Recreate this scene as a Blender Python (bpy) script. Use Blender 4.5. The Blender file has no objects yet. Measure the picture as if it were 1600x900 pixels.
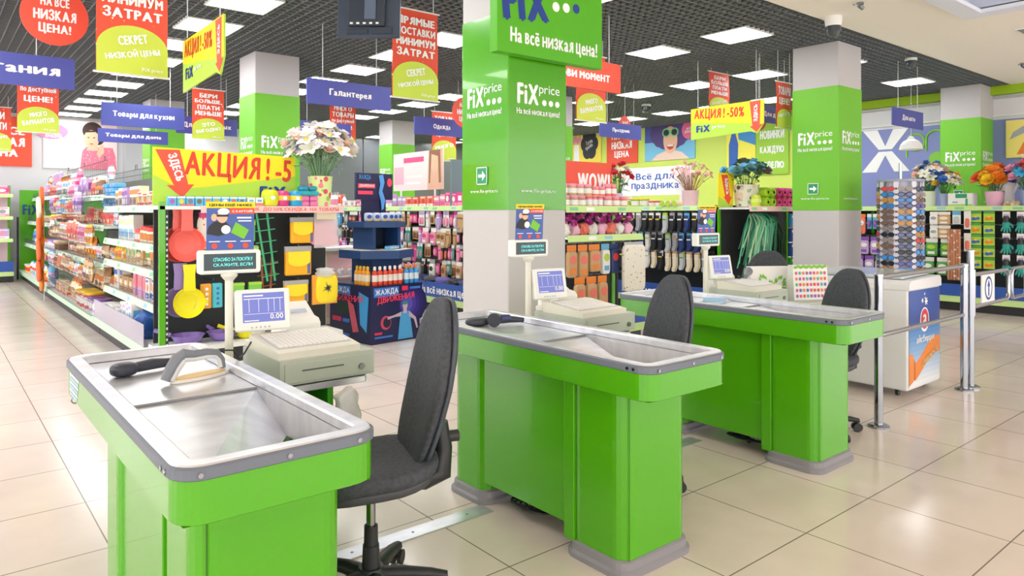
import bpy, bmesh, math, random
from mathutils import Matrix, Vector
random.seed(11)
C = bpy.context.scene.collection
SC = bpy.context.scene
PI = math.pi

# ---------------------------------------------------------------- camera, world, exposure
cd = bpy.data.cameras.new('camera'); cam = bpy.data.objects.new('camera', cd); C.objects.link(cam)
cam.location = (0, 0, 1.42)
cam.rotation_euler = (PI/2, 0, -math.atan2(0.63437, 0.77303))
cd.sensor_width = 36; cd.lens = 1115/1600*36; cd.shift_y = -0.075; cd.clip_end = 100
SC.camera = cam
w = bpy.data.worlds.new('world'); SC.world = w; w.use_nodes = True
w.node_tree.nodes['Background'].inputs[0].default_value = (1.0, 0.97, 0.94, 1)
w.node_tree.nodes['Background'].inputs[1].default_value = 2.0
SC.view_settings.view_transform = 'Standard'
SC.view_settings.look = 'None'
SC.view_settings.gamma = 1
SC.view_settings.exposure = 0.74
SC.view_settings.use_curve_mapping = False
PANEL_STRENGTH = 9.0

# ---------------------------------------------------------------- materials
def lin(h):
    c = [int(h[i:i+2], 16)/255 for i in (0, 2, 4)]
    return tuple(x/12.92 if x <= .04045 else ((x+.055)/1.055)**2.4 for x in c) + (1,)
MATS = {}
def m(name, hexc=None, rough=.5, metal=0., emit=0., coat=0., alpha=1., trans=0.):
    if name in MATS: return MATS[name]
    a = bpy.data.materials.new(name); a.use_nodes = True
    b = a.node_tree.nodes['Principled BSDF']
    b.inputs['Base Color'].default_value = lin(hexc)
    b.inputs['Roughness'].default_value = rough
    b.inputs['Metallic'].default_value = metal
    b.inputs['Coat Weight'].default_value = coat
    b.inputs['Coat Roughness'].default_value = .04
    b.inputs['Alpha'].default_value = alpha
    b.inputs['Transmission Weight'].default_value = trans
    if emit:
        b.inputs['Emission Color'].default_value = lin(hexc); b.inputs['Emission Strength'].default_value = emit
    MATS[name] = a
    return a
def col(hexc, rough=.5): return m('c'+hexc+('' if rough == .5 else '_%d' % (rough*100)), hexc, rough)
def noise_tint(mt, scale, c1, c2, sx=1., sy=1., rough=None):
    """mottle a material: two colours mixed by noise in object space"""
    nt = mt.node_tree; b = nt.nodes['Principled BSDF']
    tc = nt.nodes.new('ShaderNodeTexCoord'); mp = nt.nodes.new('ShaderNodeMapping')
    n = nt.nodes.new('ShaderNodeTexNoise'); r = nt.nodes.new('ShaderNodeValToRGB')
    nt.links.new(tc.outputs['Object'], mp.inputs[0]); nt.links.new(mp.outputs[0], n.inputs['Vector'])
    mp.inputs['Scale'].default_value = (sx, sy, 1)
    n.inputs['Scale'].default_value = scale; n.inputs['Detail'].default_value = 5
    r.color_ramp.elements[0].position = .35; r.color_ramp.elements[1].position = .65
    r.color_ramp.elements[0].color = lin(c1); r.color_ramp.elements[1].color = lin(c2)
    nt.links.new(n.outputs['Fac'], r.inputs[0]); nt.links.new(r.outputs[0], b.inputs['Base Color'])
    if rough:
        q = nt.nodes.new('ShaderNodeMapRange'); q.inputs['To Min'].default_value = rough[0]; q.inputs['To Max'].default_value = rough[1]
        nt.links.new(n.outputs['Fac'], q.inputs['Value']); nt.links.new(q.outputs[0], b.inputs['Roughness'])
    return mt
def voronoi_print(name, scale, cols, base, thr=.35, rough=.6):
    """a printed pattern of coloured spots on a base colour"""
    if name in MATS: return MATS[name]
    mt = m(name, base, rough); nt = mt.node_tree; b = nt.nodes['Principled BSDF']
    tc = nt.nodes.new('ShaderNodeTexCoord'); v = nt.nodes.new('ShaderNodeTexVoronoi'); v.inputs['Scale'].default_value = scale
    s = nt.nodes.new('ShaderNodeSeparateColor'); r = nt.nodes.new('ShaderNodeValToRGB'); r.color_ramp.interpolation = 'CONSTANT'
    while len(r.color_ramp.elements) < len(cols): r.color_ramp.elements.new(.5)
    for i, c in enumerate(cols):
        r.color_ramp.elements[i].position = i/len(cols); r.color_ramp.elements[i].color = lin(c)
    lt = nt.nodes.new('ShaderNodeMath'); lt.operation = 'LESS_THAN'; lt.inputs[1].default_value = thr
    mx = nt.nodes.new('ShaderNodeMix'); mx.data_type = 'RGBA'
    nt.links.new(tc.outputs['Object'], v.inputs['Vector']); nt.links.new(v.outputs['Color'], s.inputs[0])
    nt.links.new(s.outputs[0], r.inputs[0]); nt.links.new(v.outputs['Distance'], lt.inputs[0])
    nt.links.new(lt.outputs[0], mx.inputs['Factor']); mx.inputs['A'].default_value = lin(base)
    nt.links.new(r.outputs[0], mx.inputs['B']); nt.links.new(mx.outputs['Result'], b.inputs['Base Color'])
    return mt
GREEN = m('green_paint', '52AC0C', .22, coat=.35)
GREENL = m('light_green_paint', '86C93F', .4)
STEEL = m('stainless_steel', 'D8DADF', .3, .7); noise_tint(STEEL, 7, 'D2D5DD', 'E6E8EE', 1, 2, (.25, .42))
CHROME = m('chrome', 'A4A8B0', .08, 1.)
DARKBAND = m('grey_rubber_edge', '6E7582', .45)
PLINTH = m('grey_plinth', '8C8A90', .4)
BLACKP = m('black_plastic', '2A2C30', .45)
BLACKF = m('black_fabric', '3C3F46', .7); noise_tint(BLACKF, 60, '373A41', '474A53')
SHELL = m('slate_plastic_shell', '474D58', .5)
WHITE = m('white_plastic', 'F1F1EE', .4)
BEIGE = m('beige_plastic', 'E6E4D8', .45)
BEIGEG = m('grey_green_metal', 'BDC6BA', .45)
KEYS = m('pale_keys', 'F3F3F0', .5)
SCREEN = m('blue_screen', '5F69B0', .3, emit=.35)
VFD = m('dark_display_glass', '10333A', .15)
VFDT = m('teal_display_digits', '59D6CF', .4, emit=.8)
GREY = m('grey_wall_panel', 'C9C6C8', .6)
WIRE = m('pale_wire', 'D8DCE0', .4)
DWIRE = m('dark_wire', '5A5F66', .45, .5)
BLUE = m('blue_sign', '4B53A6', .5)
RED = m('red_banner', 'F0553A', .55)
LIME = m('lime_banner', 'CFE04E', .55)
LIMES = m('pale_lime_strip', 'CDEB9B', .45)
MINT = m('mint_price_strip', 'CDEBD0', .4)
YEL = m('yellow_board', 'FFE21E', .5)
WHT = m('white_print', 'FFFFFF', .5)
NAVY = m('navy_print', '1B3F94', .5)
PEG = m('black_pegboard', '23272A', .6)
SKIRT = m('blue_skirt', '2E57B0', .5)
SHELFW = m('shelf_white_metal', 'E9ECE8', .45)
SKIN = m('skin_print', 'F1C0A2', .6)
CLEAR = m('clear_plastic', 'F4F6FA', .12, alpha=.35)

# ---------------------------------------------------------------- mesh builder
def T(x=0, y=0, z=0): return Matrix.Translation((x, y, z))
def R(a, ax='Z'): return Matrix.Rotation(a, 4, ax)
def S(x, y, z): return Matrix.Diagonal((x, y, z, 1))
class MB:
    def __init__(s): s.v = []; s.f = []; s.mi = []; s.sm = []; s.mats = []; s.M = Matrix.Identity(4)
    def slot(s, mt):
        if mt not in s.mats: s.mats.append(mt)
        return s.mats.index(mt)
    def add(s, vs, fs, mt, smooth=False):
        o = len(s.v); k = s.slot(mt); M = s.M
        for p in vs: s.v.append(tuple(M @ Vector(p)))
        for f in fs: s.f.append([i+o for i in f]); s.mi.append(k); s.sm.append(smooth)
        return s
    def box(s, x0, x1, y0, y1, z0, z1, mt):
        return s.add([(x0,y0,z0),(x1,y0,z0),(x1,y1,z0),(x0,y1,z0),(x0,y0,z1),(x1,y0,z1),(x1,y1,z1),(x0,y1,z1)],
                     [(3,2,1,0),(4,5,6,7),(0,1,5,4),(1,2,6,5),(2,3,7,6),(3,0,4,7)], mt)
    def rings(s, rings, mt, smooth=False, caps=True, closed=True):
        n = len(rings[0]); vs = [p for r in rings for p in r]; fs = []
        for k in range(len(rings)-1):
            for i in range(n if closed else n-1):
                j = (i+1) % n
                fs.append((k*n+i, k*n+j, (k+1)*n+j, (k+1)*n+i))
        s.add(vs, fs, mt, smooth)
        if caps and closed:
            s.add(rings[0], [tuple(range(n-1, -1, -1))], mt); s.add(rings[-1], [tuple(range(n))], mt)
        return s
    def prism(s, poly, z0, z1, mt, smooth=False):
        return s.rings([[(x, y, z0) for x, y in poly], [(x, y, z1) for x, y in poly]], mt, smooth)
    def rbox(s, x0, x1, y0, y1, z0, z1, mt, r=.01, b=.004, smooth=False):
        def rg(d, z): return [(x, y, z) for x, y in rrect(x0+d, x1-d, y0+d, y1-d, max(r-d, .0005))]
        return s.rings([rg(b, z0), rg(0, z0+b), rg(0, z1-b), rg(b, z1)], mt, smooth)
    def cyl(s, x, y, z0, z1, r, mt, n=16, r2=None):
        r2 = r if r2 is None else r2
        return s.rings([[(x+q*math.cos(2*PI*i/n), y+q*math.sin(2*PI*i/n), z) for i in range(n)] for q, z in ((r, z0), (r2, z1))], mt, True)
    def lathe(s, prof, mt, n=16, mats=None):
        for k in range(len(prof)-1):
            a, b = prof[k], prof[k+1]
            s.rings([[(q*math.cos(2*PI*i/n), q*math.sin(2*PI*i/n), z) for i in range(n)] for q, z in (a, b)], mats[k] if mats else mt, True, caps=False)
        for (q, z), up in ((prof[0], 0), (prof[-1], 1)):
            if q > .0006:
                c = [(q*math.cos(2*PI*i/n), q*math.sin(2*PI*i/n), z) for i in range(n)]
                s.add(c, [tuple(range(n)) if up else tuple(range(n-1, -1, -1))], (mats[-1] if up else mats[0]) if mats else mt)
        return s
    def tube(s, pts, r, mt, n=8, closed=False):
        P = [Vector(p) for p in pts]; rs = []; N = len(P); up = None
        for i in range(N):
            if closed: d = P[(i+1) % N]-P[i-1]
            else: d = P[min(i+1, N-1)]-P[max(i-1, 0)]
            d.normalize()
            if up is None: up = d.orthogonal().normalized()
            up = (up-d*up.dot(d)).normalized(); sd = d.cross(up)
            q = r[i] if isinstance(r, (list, tuple)) else r
            rs.append([tuple(P[i]+up*q*math.cos(2*PI*k/n)+sd*q*math.sin(2*PI*k/n)) for k in range(n)])
        if closed: rs.append(rs[0])
        return s.rings(rs, mt, True, caps=not closed)
    def sphere(s, c, r, mt, n=12, sz=1.):
        k = max(4, n//2)
        prof = [(max(r*math.sin(PI*i/k), .0004), -r*sz*math.cos(PI*i/k)) for i in range(k+1)]
        M = s.M; s.M = M @ T(*c); s.lathe(prof, mt, n); s.M = M
        return s
    def sellip(s, a, b, c, e1, e2, mt, n=28, k=16, warp=None):
        def sp(v, e): return math.copysign(abs(v)**e, v)
        vs = []; fs = []
        for i in range(k+1):
            t = -PI/2+PI*i/k
            for j in range(n):
                p = 2*PI*j/n
                q = (a*sp(math.cos(t), e1)*sp(math.cos(p), e2), b*sp(math.cos(t), e1)*sp(math.sin(p), e2), c*sp(math.sin(t), e1))
                vs.append(warp(*q) if warp else q)
        for i in range(k):
            for j in range(n):
                fs.append((i*n+j, i*n+(j+1) % n, (i+1)*n+(j+1) % n, (i+1)*n+j))
        return s.add(vs, fs, mt, True)
    def face(s, pts, mt): return s.add(pts, [tuple(range(len(pts)))], mt)
    # flat print on a board that faces -Y: polygon in (x,z) at depth y
    def flat(s, poly, y, mt): return s.add([(x, y, z) for x, z in poly], [tuple(range(len(poly)))], mt)
    def rect(s, x0, x1, z0, z1, y, mt): return s.flat([(x0, z0), (x1, z0), (x1, z1), (x0, z1)], y, mt)
    def disc(s, cx, cz, rx, rz, y, mt, n=24, a0=0, a1=2*PI):
        full = abs(a1-a0-2*PI) < 1e-6
        return s.flat([(cx+rx*math.cos(a0+(a1-a0)*i/(n if full else n-1)), cz+rz*math.sin(a0+(a1-a0)*i/(n if full else n-1))) for i in range(n)], y, mt)
    def mesh(s, name):
        me = bpy.data.meshes.new(name); me.from_pydata(s.v, [], s.f)
        for mt in s.mats: me.materials.append(mt)
        me.polygons.foreach_set('material_index', s.mi); me.polygons.foreach_set('use_smooth', s.sm)
        me.update()
        return me
    def build(s, name, parent=None, loc=(0, 0, 0), rz=0., label=None, kind=None):
        o = bpy.data.objects.new(name, s.mesh(name)); C.objects.link(o)
        o.location = loc; o.rotation_euler = (0, 0, rz)
        if parent: o.parent = parent
        if label: o['label'] = label
        if kind: o['kind'] = kind
        return o
def rrect(x0, x1, y0, y1, r, n=5):
    out = []
    for cx, cy, a in ((x1-r, y0+r, -PI/2), (x1-r, y1-r, 0), (x0+r, y1-r, PI/2), (x0+r, y0+r, PI)):
        for i in range(n): out.append((cx+r*math.cos(a+PI/2*i/(n-1)), cy+r*math.sin(a+PI/2*i/(n-1))))
    return out
def tag(o, label, cat, group=None):
    o['label'] = label; o['category'] = cat
    if group: o['group'] = group
    return o
def thing(name, label, cat, loc=(0, 0, 0), rz=0., group=None):
    o = bpy.data.objects.new(name, None); C.objects.link(o); o.empty_display_size = .1
    o.location = loc; o.rotation_euler = (0, 0, rz)
    return tag(o, label, cat, group)
def dup(root, loc, rz=None, label=None, group=None):
    r = root.copy(); C.objects.link(r); r.location = loc
    if rz is not None: r.rotation_euler = (0, 0, rz)
    if label: r['label'] = label
    if group: r['group'] = group
    for ch in list(root.children):
        c = ch.copy(); C.objects.link(c); c.parent = r
        for g in list(ch.children):
            d = g.copy(); C.objects.link(d); d.parent = c
    return r
TEXTS = {}; GLYPHS = {}
LATIN = dict(zip('АВЕКМНОРСТХЁаеорсухё', 'ABEKMHOPCTXËaeopcyxë'))
SMALLCAP = dict(zip('внктмияью', 'ВНКТМИЯЬЮ'))
def glyph(ch):
    """outline of one letter as (points, faces), left edge at x=0; look-alikes are mirrored or combined Latin letters"""
    if ch in GLYPHS: return GLYPHS[ch]
    def flip(g, sx, sy):
        v, f = g; w0 = max(p[0] for p in v); h0 = max(p[1] for p in v)
        return [((w0-x) if sx < 0 else x, (h0-y) if sy < 0 else y) for x, y in v], f
    def join(*gs):
        V2, F2, x0 = [], [], 0
        for (v, f), gap in gs:
            o2 = len(V2); V2 += [(x+x0, y) for x, y in v]; F2 += [tuple(k+o2 for k in q) for q in f]; x0 += max(p[0] for p in v)+gap
        return V2, F2
    if ch in LATIN: g = glyph(LATIN[ch])
    elif ch in SMALLCAP: g = glyph(SMALLCAP[ch]); g = ([(x*.8, y*.75) for x, y in g[0]], g[1])
    elif ch == 'Я': g = flip(glyph('R'), -1, 1)
    elif ch == 'И': g = flip(glyph('N'), -1, 1)
    elif ch == 'Ь': g = flip(glyph('P'), 1, -1)
    elif ch == 'Ы': g = join((glyph('Ь'), .1), (glyph('I'), 0))
    elif ch == 'ы': g = join((glyph('ь'), .08), (([(x, y*.75) for x, y in glyph('I')[0]], glyph('I')[1]), 0))
    elif ch == 'Ю': g = join((glyph('I'), 0), (([(0, .32), (.14, .32), (.14, .4), (0, .4)], [(0, 1, 2, 3)]), 0), (glyph('O'), 0))
    else:
        c = bpy.data.curves.new('lettering', 'FONT'); c.body = ch; c.resolution_u = 4
        o = bpy.data.objects.new('lettering', c); C.objects.link(o)
        me = bpy.data.meshes.new_from_object(o.evaluated_get(bpy.context.evaluated_depsgraph_get()))
        bpy.data.objects.remove(o); bpy.data.curves.remove(c)
        x0 = min(v.co.x for v in me.vertices)
        g = ([(v.co.x-x0, v.co.y) for v in me.vertices], [tuple(p.vertices) for p in me.polygons]); bpy.data.meshes.remove(me)
    GLYPHS[ch] = g
    return g
def text_mesh(body, mt, bold=.03, lines=1., align='CENTER'):
    key = (body, mt.name, bold)
    if key in TEXTS: return TEXTS[key]
    V1, F1, x = [], [], 0.
    for ch in body:
        if ch == ' ': x += .24; continue
        v, f = glyph(ch); o2 = len(V1); V1 += [(a+x, b2) for a, b2 in v]; F1 += [tuple(k+o2 for k in q) for q in f]
        x += max(a for a, b2 in v)+.075+bold*2
    xs = [a for a, b2 in V1]; ys = [b2 for a, b2 in V1]; x0, x1, y0, y1 = min(xs)-bold*1.2, max(xs)+bold*1.2, min(ys), max(ys)
    V2, F2 = [], []                                    # fatten the strokes: shifted copies of the outline
    for k, (sx, sy) in enumerate(((-bold, 0), (bold, 0), (0, bold*.5), (0, -bold*.5), (0, 0)) if bold > .001 else ((0, 0),)):
        o2 = len(V2); V2 += [((a+sx*1.2-x0)/(x1-x0)-.5, -.0004*k, (b2+sy-y0)/(y1-y0)-.5) for a, b2 in V1]; F2 += [tuple(i+o2 for i in f) for f in F1]
    me = bpy.data.meshes.new('lettering'); me.from_pydata(V2, [], F2); me.materials.append(mt); me.update()
    TEXTS[key] = me
    return me
def text(body, mt, parent, x, y, z, wd, ht, bold=.03, rz=0., ry=0., rx=0., name='lettering', lines=1., align='CENTER'):
    """lettering wd x ht centred at (x,y,z) of its parent, facing -Y before rotation"""
    if '\n' in body:                                   # every line of a text is a piece of its own
        L = body.split('\n'); n = len(L); mx = max(map(len, L))
        for i, s in enumerate(L): o = text(s, mt, parent, x, y, z+ht*(.5-(i+.5)/n), wd*min(1, (len(s)+1)/(mx+1)), ht/n*.78, bold, rz, ry, rx, name)
        return o
    o = bpy.data.objects.new(name, text_mesh(body, mt, bold, lines, align)); C.objects.link(o)
    o.parent = parent; o.location = (x, y, z); o.scale = (wd, 1, ht); o.rotation_euler = (rx, ry, rz)
    return o
ORD = 'first second third fourth fifth sixth seventh eighth ninth tenth eleventh twelfth thirteenth fourteenth fifteenth sixteenth seventeenth eighteenth nineteenth twentieth'.split()
ORD += ['twenty-'+x for x in ORD[:9]]+['thirtieth']+['thirty-'+x for x in ORD[:9]]+['fortieth']
def structure(o): o['kind'] = 'structure'; return o
# ---------------------------------------------------------------- the shell
NX = -PI/2       # turns a board that faces -Y so that it faces -X
fl = m('floor_tiles', 'E6DDD2', .16)
nt = fl.node_tree; bs = nt.nodes['Principled BSDF']
tc = nt.nodes.new('ShaderNodeTexCoord'); bk = nt.nodes.new('ShaderNodeTexBrick')
bk.offset = 0; bk.squash = 1
for k, v in (('Scale', 1.), ('Mortar Size', .0035), ('Mortar Smooth', .3), ('Bias', 0.), ('Brick Width', .6), ('Row Height', .6)): bk.inputs[k].default_value = v
bk.inputs['Color1'].default_value = lin('EDE0D6'); bk.inputs['Color2'].default_value = lin('EADCD1'); bk.inputs['Mortar'].default_value = lin('85786E')
nz = nt.nodes.new('ShaderNodeTexNoise'); nz.inputs['Scale'].default_value = 2.2; nz.inputs['Detail'].default_value = 6
mx = nt.nodes.new('ShaderNodeMix'); mx.data_type = 'RGBA'; mx.blend_type = 'MULTIPLY'
rp = nt.nodes.new('ShaderNodeValToRGB'); rp.color_ramp.elements[0].color = (.88, .87, .87, 1); rp.color_ramp.elements[1].color = (1, 1, 1, 1)
rp.color_ramp.elements[0].position = .3; rp.color_ramp.elements[1].position = .6
nt.links.new(tc.outputs['Object'], bk.inputs['Vector']); nt.links.new(tc.outputs['Object'], nz.inputs['Vector'])
nt.links.new(nz.outputs['Fac'], rp.inputs[0]); mx.inputs['Factor'].default_value = .8
nt.links.new(bk.outputs['Color'], mx.inputs['A']); nt.links.new(rp.outputs[0], mx.inputs['B']); nt.links.new(mx.outputs['Result'], bs.inputs['Base Color'])
b = MB(); b.box(-9, 15, -8.41, 19, -.1, 0, fl); structure(b.build('floor', loc=(0, .41, 0)))

CREAM = m('cream_ceiling', 'FAF4EA', .8); ALU = m('dark_grid_blades', '72777B', .5); PLEN = m('black_plenum', '08090A', .9)
b = MB()                                              # open-cell grid ceiling: real blades
for i in range(200): b.box(-6+i*.1, -5.99+i*.1, 3.86, 18.4, 3.5, 3.55, ALU)
for j in range(146): b.box(-6, 13.9, 3.86+j*.1, 3.87+j*.1, 3.5, 3.55, ALU)
structure(b.build('ceiling'))
b = MB(); b.box(-6, 14.1, 3.7, 18.6, 3.95, 4.0, PLEN); structure(b.build('ceiling'))
b = MB()                                              # plasterboard ceiling with a square coffer
b.box(-9, 5.2, -8, 3.85, 3.5, 3.54, CREAM); b.box(8.5, 15, -8, 3.85, 3.5, 3.54, CREAM)
b.box(5.2, 8.5, 2.76, 3.85, 3.5, 3.54, CREAM); b.box(5.2, 8.5, -8, -.4, 3.5, 3.54, CREAM)
b.box(-9, 15, 3.85, 3.87, 3.5, 3.95, CREAM)
structure(b.build('ceiling'))
COVE = m('cove_white', 'E9EEFB', .7)
b = MB()
b.box(5.15, 8.55, 2.76, 2.8, 3.45, 3.8, COVE); b.box(5.15, 8.55, -.44, -.4, 3.45, 3.8, COVE)
b.box(5.15, 5.2, -.4, 2.76, 3.45, 3.8, COVE); b.box(8.5, 8.55, -.4, 2.76, 3.45, 3.8, COVE); b.box(5.15, 8.55, -.44, 2.8, 3.8, 3.82, COVE)
b.box(5.2, 8.5, 2.6, 2.76, 3.45, 3.49, COVE); b.box(8.34, 8.5, -.4, 2.6, 3.45, 3.49, COVE); b.box(5.2, 5.36, -.4, 2.6, 3.45, 3.49, COVE); b.box(5.36, 8.34, -.4, -.24, 3.45, 3.49, COVE)
structure(b.build('trim_1'))
b = MB(); b.box(-8, 14.1, 18.4, 18.6, 0, 3.95, m('back_wall_grey', 'D3D3D8', .7)); structure(b.build('wall_back'))
WR = m('right_wall_white', 'EDEBF0', .6); WL = m('right_wall_lime', 'CFE46A', .6)
b = MB(); b.box(13.9, 14.1, -2, 7.7, 0, 3.95, WR); b.box(13.9, 14.1, 7.7, 18.4, 0, 3.95, WL); structure(b.build('wall_right'))
b = MB(); b.box(13.75, 13.9, -2, 7.7, 3.36, 3.5, m('lime_strip', 'A5CC10', .5)); structure(b.build('trim_2'))
b = MB(); b.box(13.84, 13.9, -2, 7.7, 3.3, 3.33, GREY); b.box(13.84, 13.9, -2, 7.7, 3.0, 3.03, WHITE); structure(b.build('trim_3'))
DARKW = m('dark_mirror_panel', '6D7278', .25)
b = MB()
for k in range(5): b.box(7.0+k*1.3, 8.26+k*1.3, 18.34, 18.4, 1.2, 3.5, DARKW)
structure(b.build('trim_4'))
b = MB(); b.box(3.5, 4.5, 18.1, 18.4, 0, 3.5, m('pilaster_grey', 'B9BBC2', .6)); structure(b.build('trim_5'))

# ceiling light panels, all alike
GLOW = m('light_diffuser', 'FFFFFF', .5, emit=PANEL_STRENGTH)
pt = None; pn = 0
LROW = {2.45: 'left', 4.9: 'second', 7.4: 'third', 9.8: 'fourth', 12.2: 'right'}
for ix, px in enumerate((-2.4, 0.0, 2.45, 4.9, 7.4, 9.8, 12.2)):
    for iy in range(12):
        py = 4.83+iy*1.18
        if any(abs(px-a) < .62 and abs(py-b2) < .62 for a, b2 in ((3.7, 4.5), (3.6, 9.6), (8.9, 4.5), (8.8, 9.6), (3.5, 14.7), (8.5, 14.6), (13.7, 4.5))): continue
        lab = 'square white light panel glowing flush in the dark grid ceiling'
        if pt is None:
            pt = thing('ceiling_light', lab, 'light', (px, py, 3.5), 0, 'square light panels in the grid ceiling')
            b = MB(); 
            for a in ((-.3, .3, -.3, -.285), (-.3, .3, .285, .3), (-.3, -.285, -.285, .285), (.285, .3, -.285, .285)): b.box(*a, -.012, .03, WHITE)
            b.build('frame', pt)
            b = MB(); b.box(-.285, .285, -.285, .285, -.006, .02, GLOW); b.build('diffuser', pt)
        else: dup(pt, (px, py, 3.5))

# ---------------------------------------------------------------- pillars
def pillar(x, y, label, lab_face='both', signs=True):
    t = thing('pillar', label, 'pillar', (x, y, 0))
    b = MB(); b.rbox(0, .6, 0, .6, 0, 3.5, GREY, .012, .002); b.build('grey_shaft', t)
    b = MB(); b.rbox(-.005, .605, -.005, .605, 1.43, 2.96, GREEN if signs == 2 else m('pillar_green', '74C52E', .45), .012, .002); b.build('green_band', t, label='green middle band')
    def logo(px, py, rz, flip):
        # FiX price with three dots, slogan below
        u = (lambda d: (px+d, py)) if not flip else (lambda d: (px, py-d))
        for body, d, z, wd, ht, bold in (('FiX', -.11, 2.33, .22, .15, .05), ('price', .115, 2.37, .22, .09, .0), ('На всё низкая цена!', 0, 2.19, .45, .055, .03)):
            q = u(d); text(body, WHT, t, q[0], q[1], z, wd, ht, bold, rz)
        mb = MB()
        for k in range(3): mb.disc(.06+k*.07, 2.275, .024, .024, 0, WHT, 14)
        q = u(0); mb.build('logo_dots', t, (q[0], q[1], 0), rz)
    logo(.3, -.0075, 0, False); logo(-.0075, .3, NX, True)
    text('www.fix-price.ru', WHT, t, .3, -.0075, 1.575, .36, .035, .01)
    text('www.fix-price.ru', WHT, t, -.0075, .3, 1.575, .36, .035, .01, NX)
    e = MB(); e.box(-.07, .07, -.006, 0, -.07, .07, m('exit_green', '1F9A63', .4)); e = e.build('exit_sign', t, (-.007, .32, 1.7), NX)
    g = MB(); g.flat([(-.045,-.012),(.005,-.012),(.005,-.04),(.05,0),(.005,.04),(.005,.012),(-.045,.012)], -.007, WHT)
    for a in ((-.07, .07, -.07, -.062), (-.07, .07, .062, .07), (-.07, -.062, -.07, .07), (.062, .07, -.07, .07)): g.rect(*a, -.0068, WHT)
    g.build('white_arrow', e)
    return t
pillar(3.42, 4.21, 'big square green and grey pillar standing behind the middle checkout counter', signs=2)
pillar(8.6, 4.2, 'square green and grey pillar behind the far checkout counter, left of the sunglasses stand')
pillar(13.3, 4.15, 'square green and grey pillar behind the bright paper flowers at the right wall')
pillar(3.3, 9.28, 'square green pillar rising behind the yellow sale board and white bouquet')
pillar(3.2, 14.45, 'far green pillar behind the kitchen goods sign above the left shelves')
pillar(8.2, 14.3, 'slim far green pillar behind the blue sports drink stand')
pillar(8.5, 9.35, 'green pillar almost hidden behind the big middle pillar')

# ---------------------------------------------------------------- hanging signs
def wires(t, xs, z0, y=0.):
    for x in xs:
        b = MB(); b.tube([(x, y, z0), (x, y, 3.5-t.location.z)], .004, WIRE, 6); b.build('wire', t)
def aisle_sign(x, y, z, wd, ht, words, label, tw=.62, th=.36):
    t = thing('aisle_sign', label, 'sign', (x+wd/2, y, z))
    b = MB(); b.rbox(-wd/2, wd/2, -.012, .012, 0, ht, BLUE, .004, .002); b.build('board', t)
    text(words, WHT, t, 0, -.0135, ht/2, wd*tw, ht*th*1.1, .05)
    wires(t, (-wd*.32, wd*.32), ht)
    return t
aisle_sign(-.62, 8.1, 2.6, 1.74, .3, 'Товары питания', 'blue hanging sign with white food lettering at the left edge', .86, .36)
aisle_sign(1.845, 11.1, 2.6, 1.07, .32, 'Товары для кухни', 'blue hanging sign reading Товары для кухни', .74, .27)
aisle_sign(3.206, 7.44, 2.6, 1.04, .28, 'Галантерея', 'largest blue hanging sign reading Галантерея', .5, .3)
aisle_sign(5.744, 9.35, 2.6, 1.0, .27, 'Одежда', 'blue hanging sign reading Одежда left of the big pillar', .32, .28)
aisle_sign(8.2, 7.82, 2.6, .99, .24, 'Праздник', 'blue hanging sign reading Праздник right of the big pillar', .42, .28)
aisle_sign(10.2, 4.24, 2.6, 1.01, .25, 'Для авто', 'small blue hanging sign in front of the big white X', .42, .3)
aisle_sign(2.24, 13.77, 2.6, 1.1, .23, 'Товары для дома', 'blue hanging sign partly hidden behind a green pillar at left', .8, .3)
aisle_sign(8.32, 5.2, 2.6, .95, .22, 'Для дачи', 'blue hanging sign peeking out left of the right pillar', .5, .3)
aisle_sign(2.9, 11.5, 2.6, .9, .26, 'Для животных', 'blue hanging sign behind the small banner and the left pillar', .8, .3)
aisle_sign(4.4, 10.57, 2.6, .9, .22, 'Канцтовары', 'blue hanging sign just above the white bouquet', .7, .3)
SPK = voronoi_print('red_confetti_print', 16, ['FFD9B0', 'F9A13A', 'FFFFFF'], 'F0553A', .11)
def banner(x, y, z, wd, ht, top, bot, label, rods=True):
    t = thing('banner', label, 'banner', (x+wd/2, y, z))
    b = MB(); n = 14                                   # cloth with a faint wave
    rg = [[(-wd/2, .006*math.sin(7*zz/ht), zz), (wd/2, .006*math.sin(7*zz/ht+1), zz), (wd/2, .003+.006*math.sin(7*zz/ht+1), zz), (-wd/2, .003+.006*math.sin(7*zz/ht), zz)] for zz in [ht*i/n for i in range(n+1)]]
    b.rings(rg, SPK); b.build('cloth', t)
    p = MB(); p.flat([(-wd/2, .005), (wd/2, .005)]+[(wd/2*math.cos(a), ht*.22+ht*.2*math.sin(a)) for a in [PI*i/20 for i in range(21)]], -.009, LIME)
    p.build('lime_hill_print', t)
    k = len(top)
    for i, s in enumerate(top):
        text(s, WHT, t, 0, -.0105, ht*(.93-.47*(i+.5)/k), wd*min(.86, .14*len(s)), ht*.4/k*.85, .05)
    for i, s in enumerate(bot):
        text(s, WHT, t, 0, -.0105, ht*(.3-.12*i), wd*(.42 if i == 0 and len(bot) > 1 else .78), ht*.075, .05, ry=-.2)
    text('FiX price', WHT, t, wd*.28, -.0105, ht*.05, wd*.3, ht*.035, .03)
    for zz in (0, ht):
        r = MB(); r.tube([(-wd/2-.02, 0, zz), (wd/2+.02, 0, zz)], .009, WHITE, 8); r.build('rod', t)
    wires(t, (-wd*.4, wd*.4), ht)
    return t
banner(1.01, 6.28, 2.5, .51, .92, ['ПРЯМЫЕ', 'ПОСТАВКИ,', 'МИНИМУМ', 'ЗАТРАТ'], ['СЕКРЕТ', 'НИЗКОЙ ЦЕНЫ'], 'large red and lime banner hanging left of the yellow arrow board')
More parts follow.
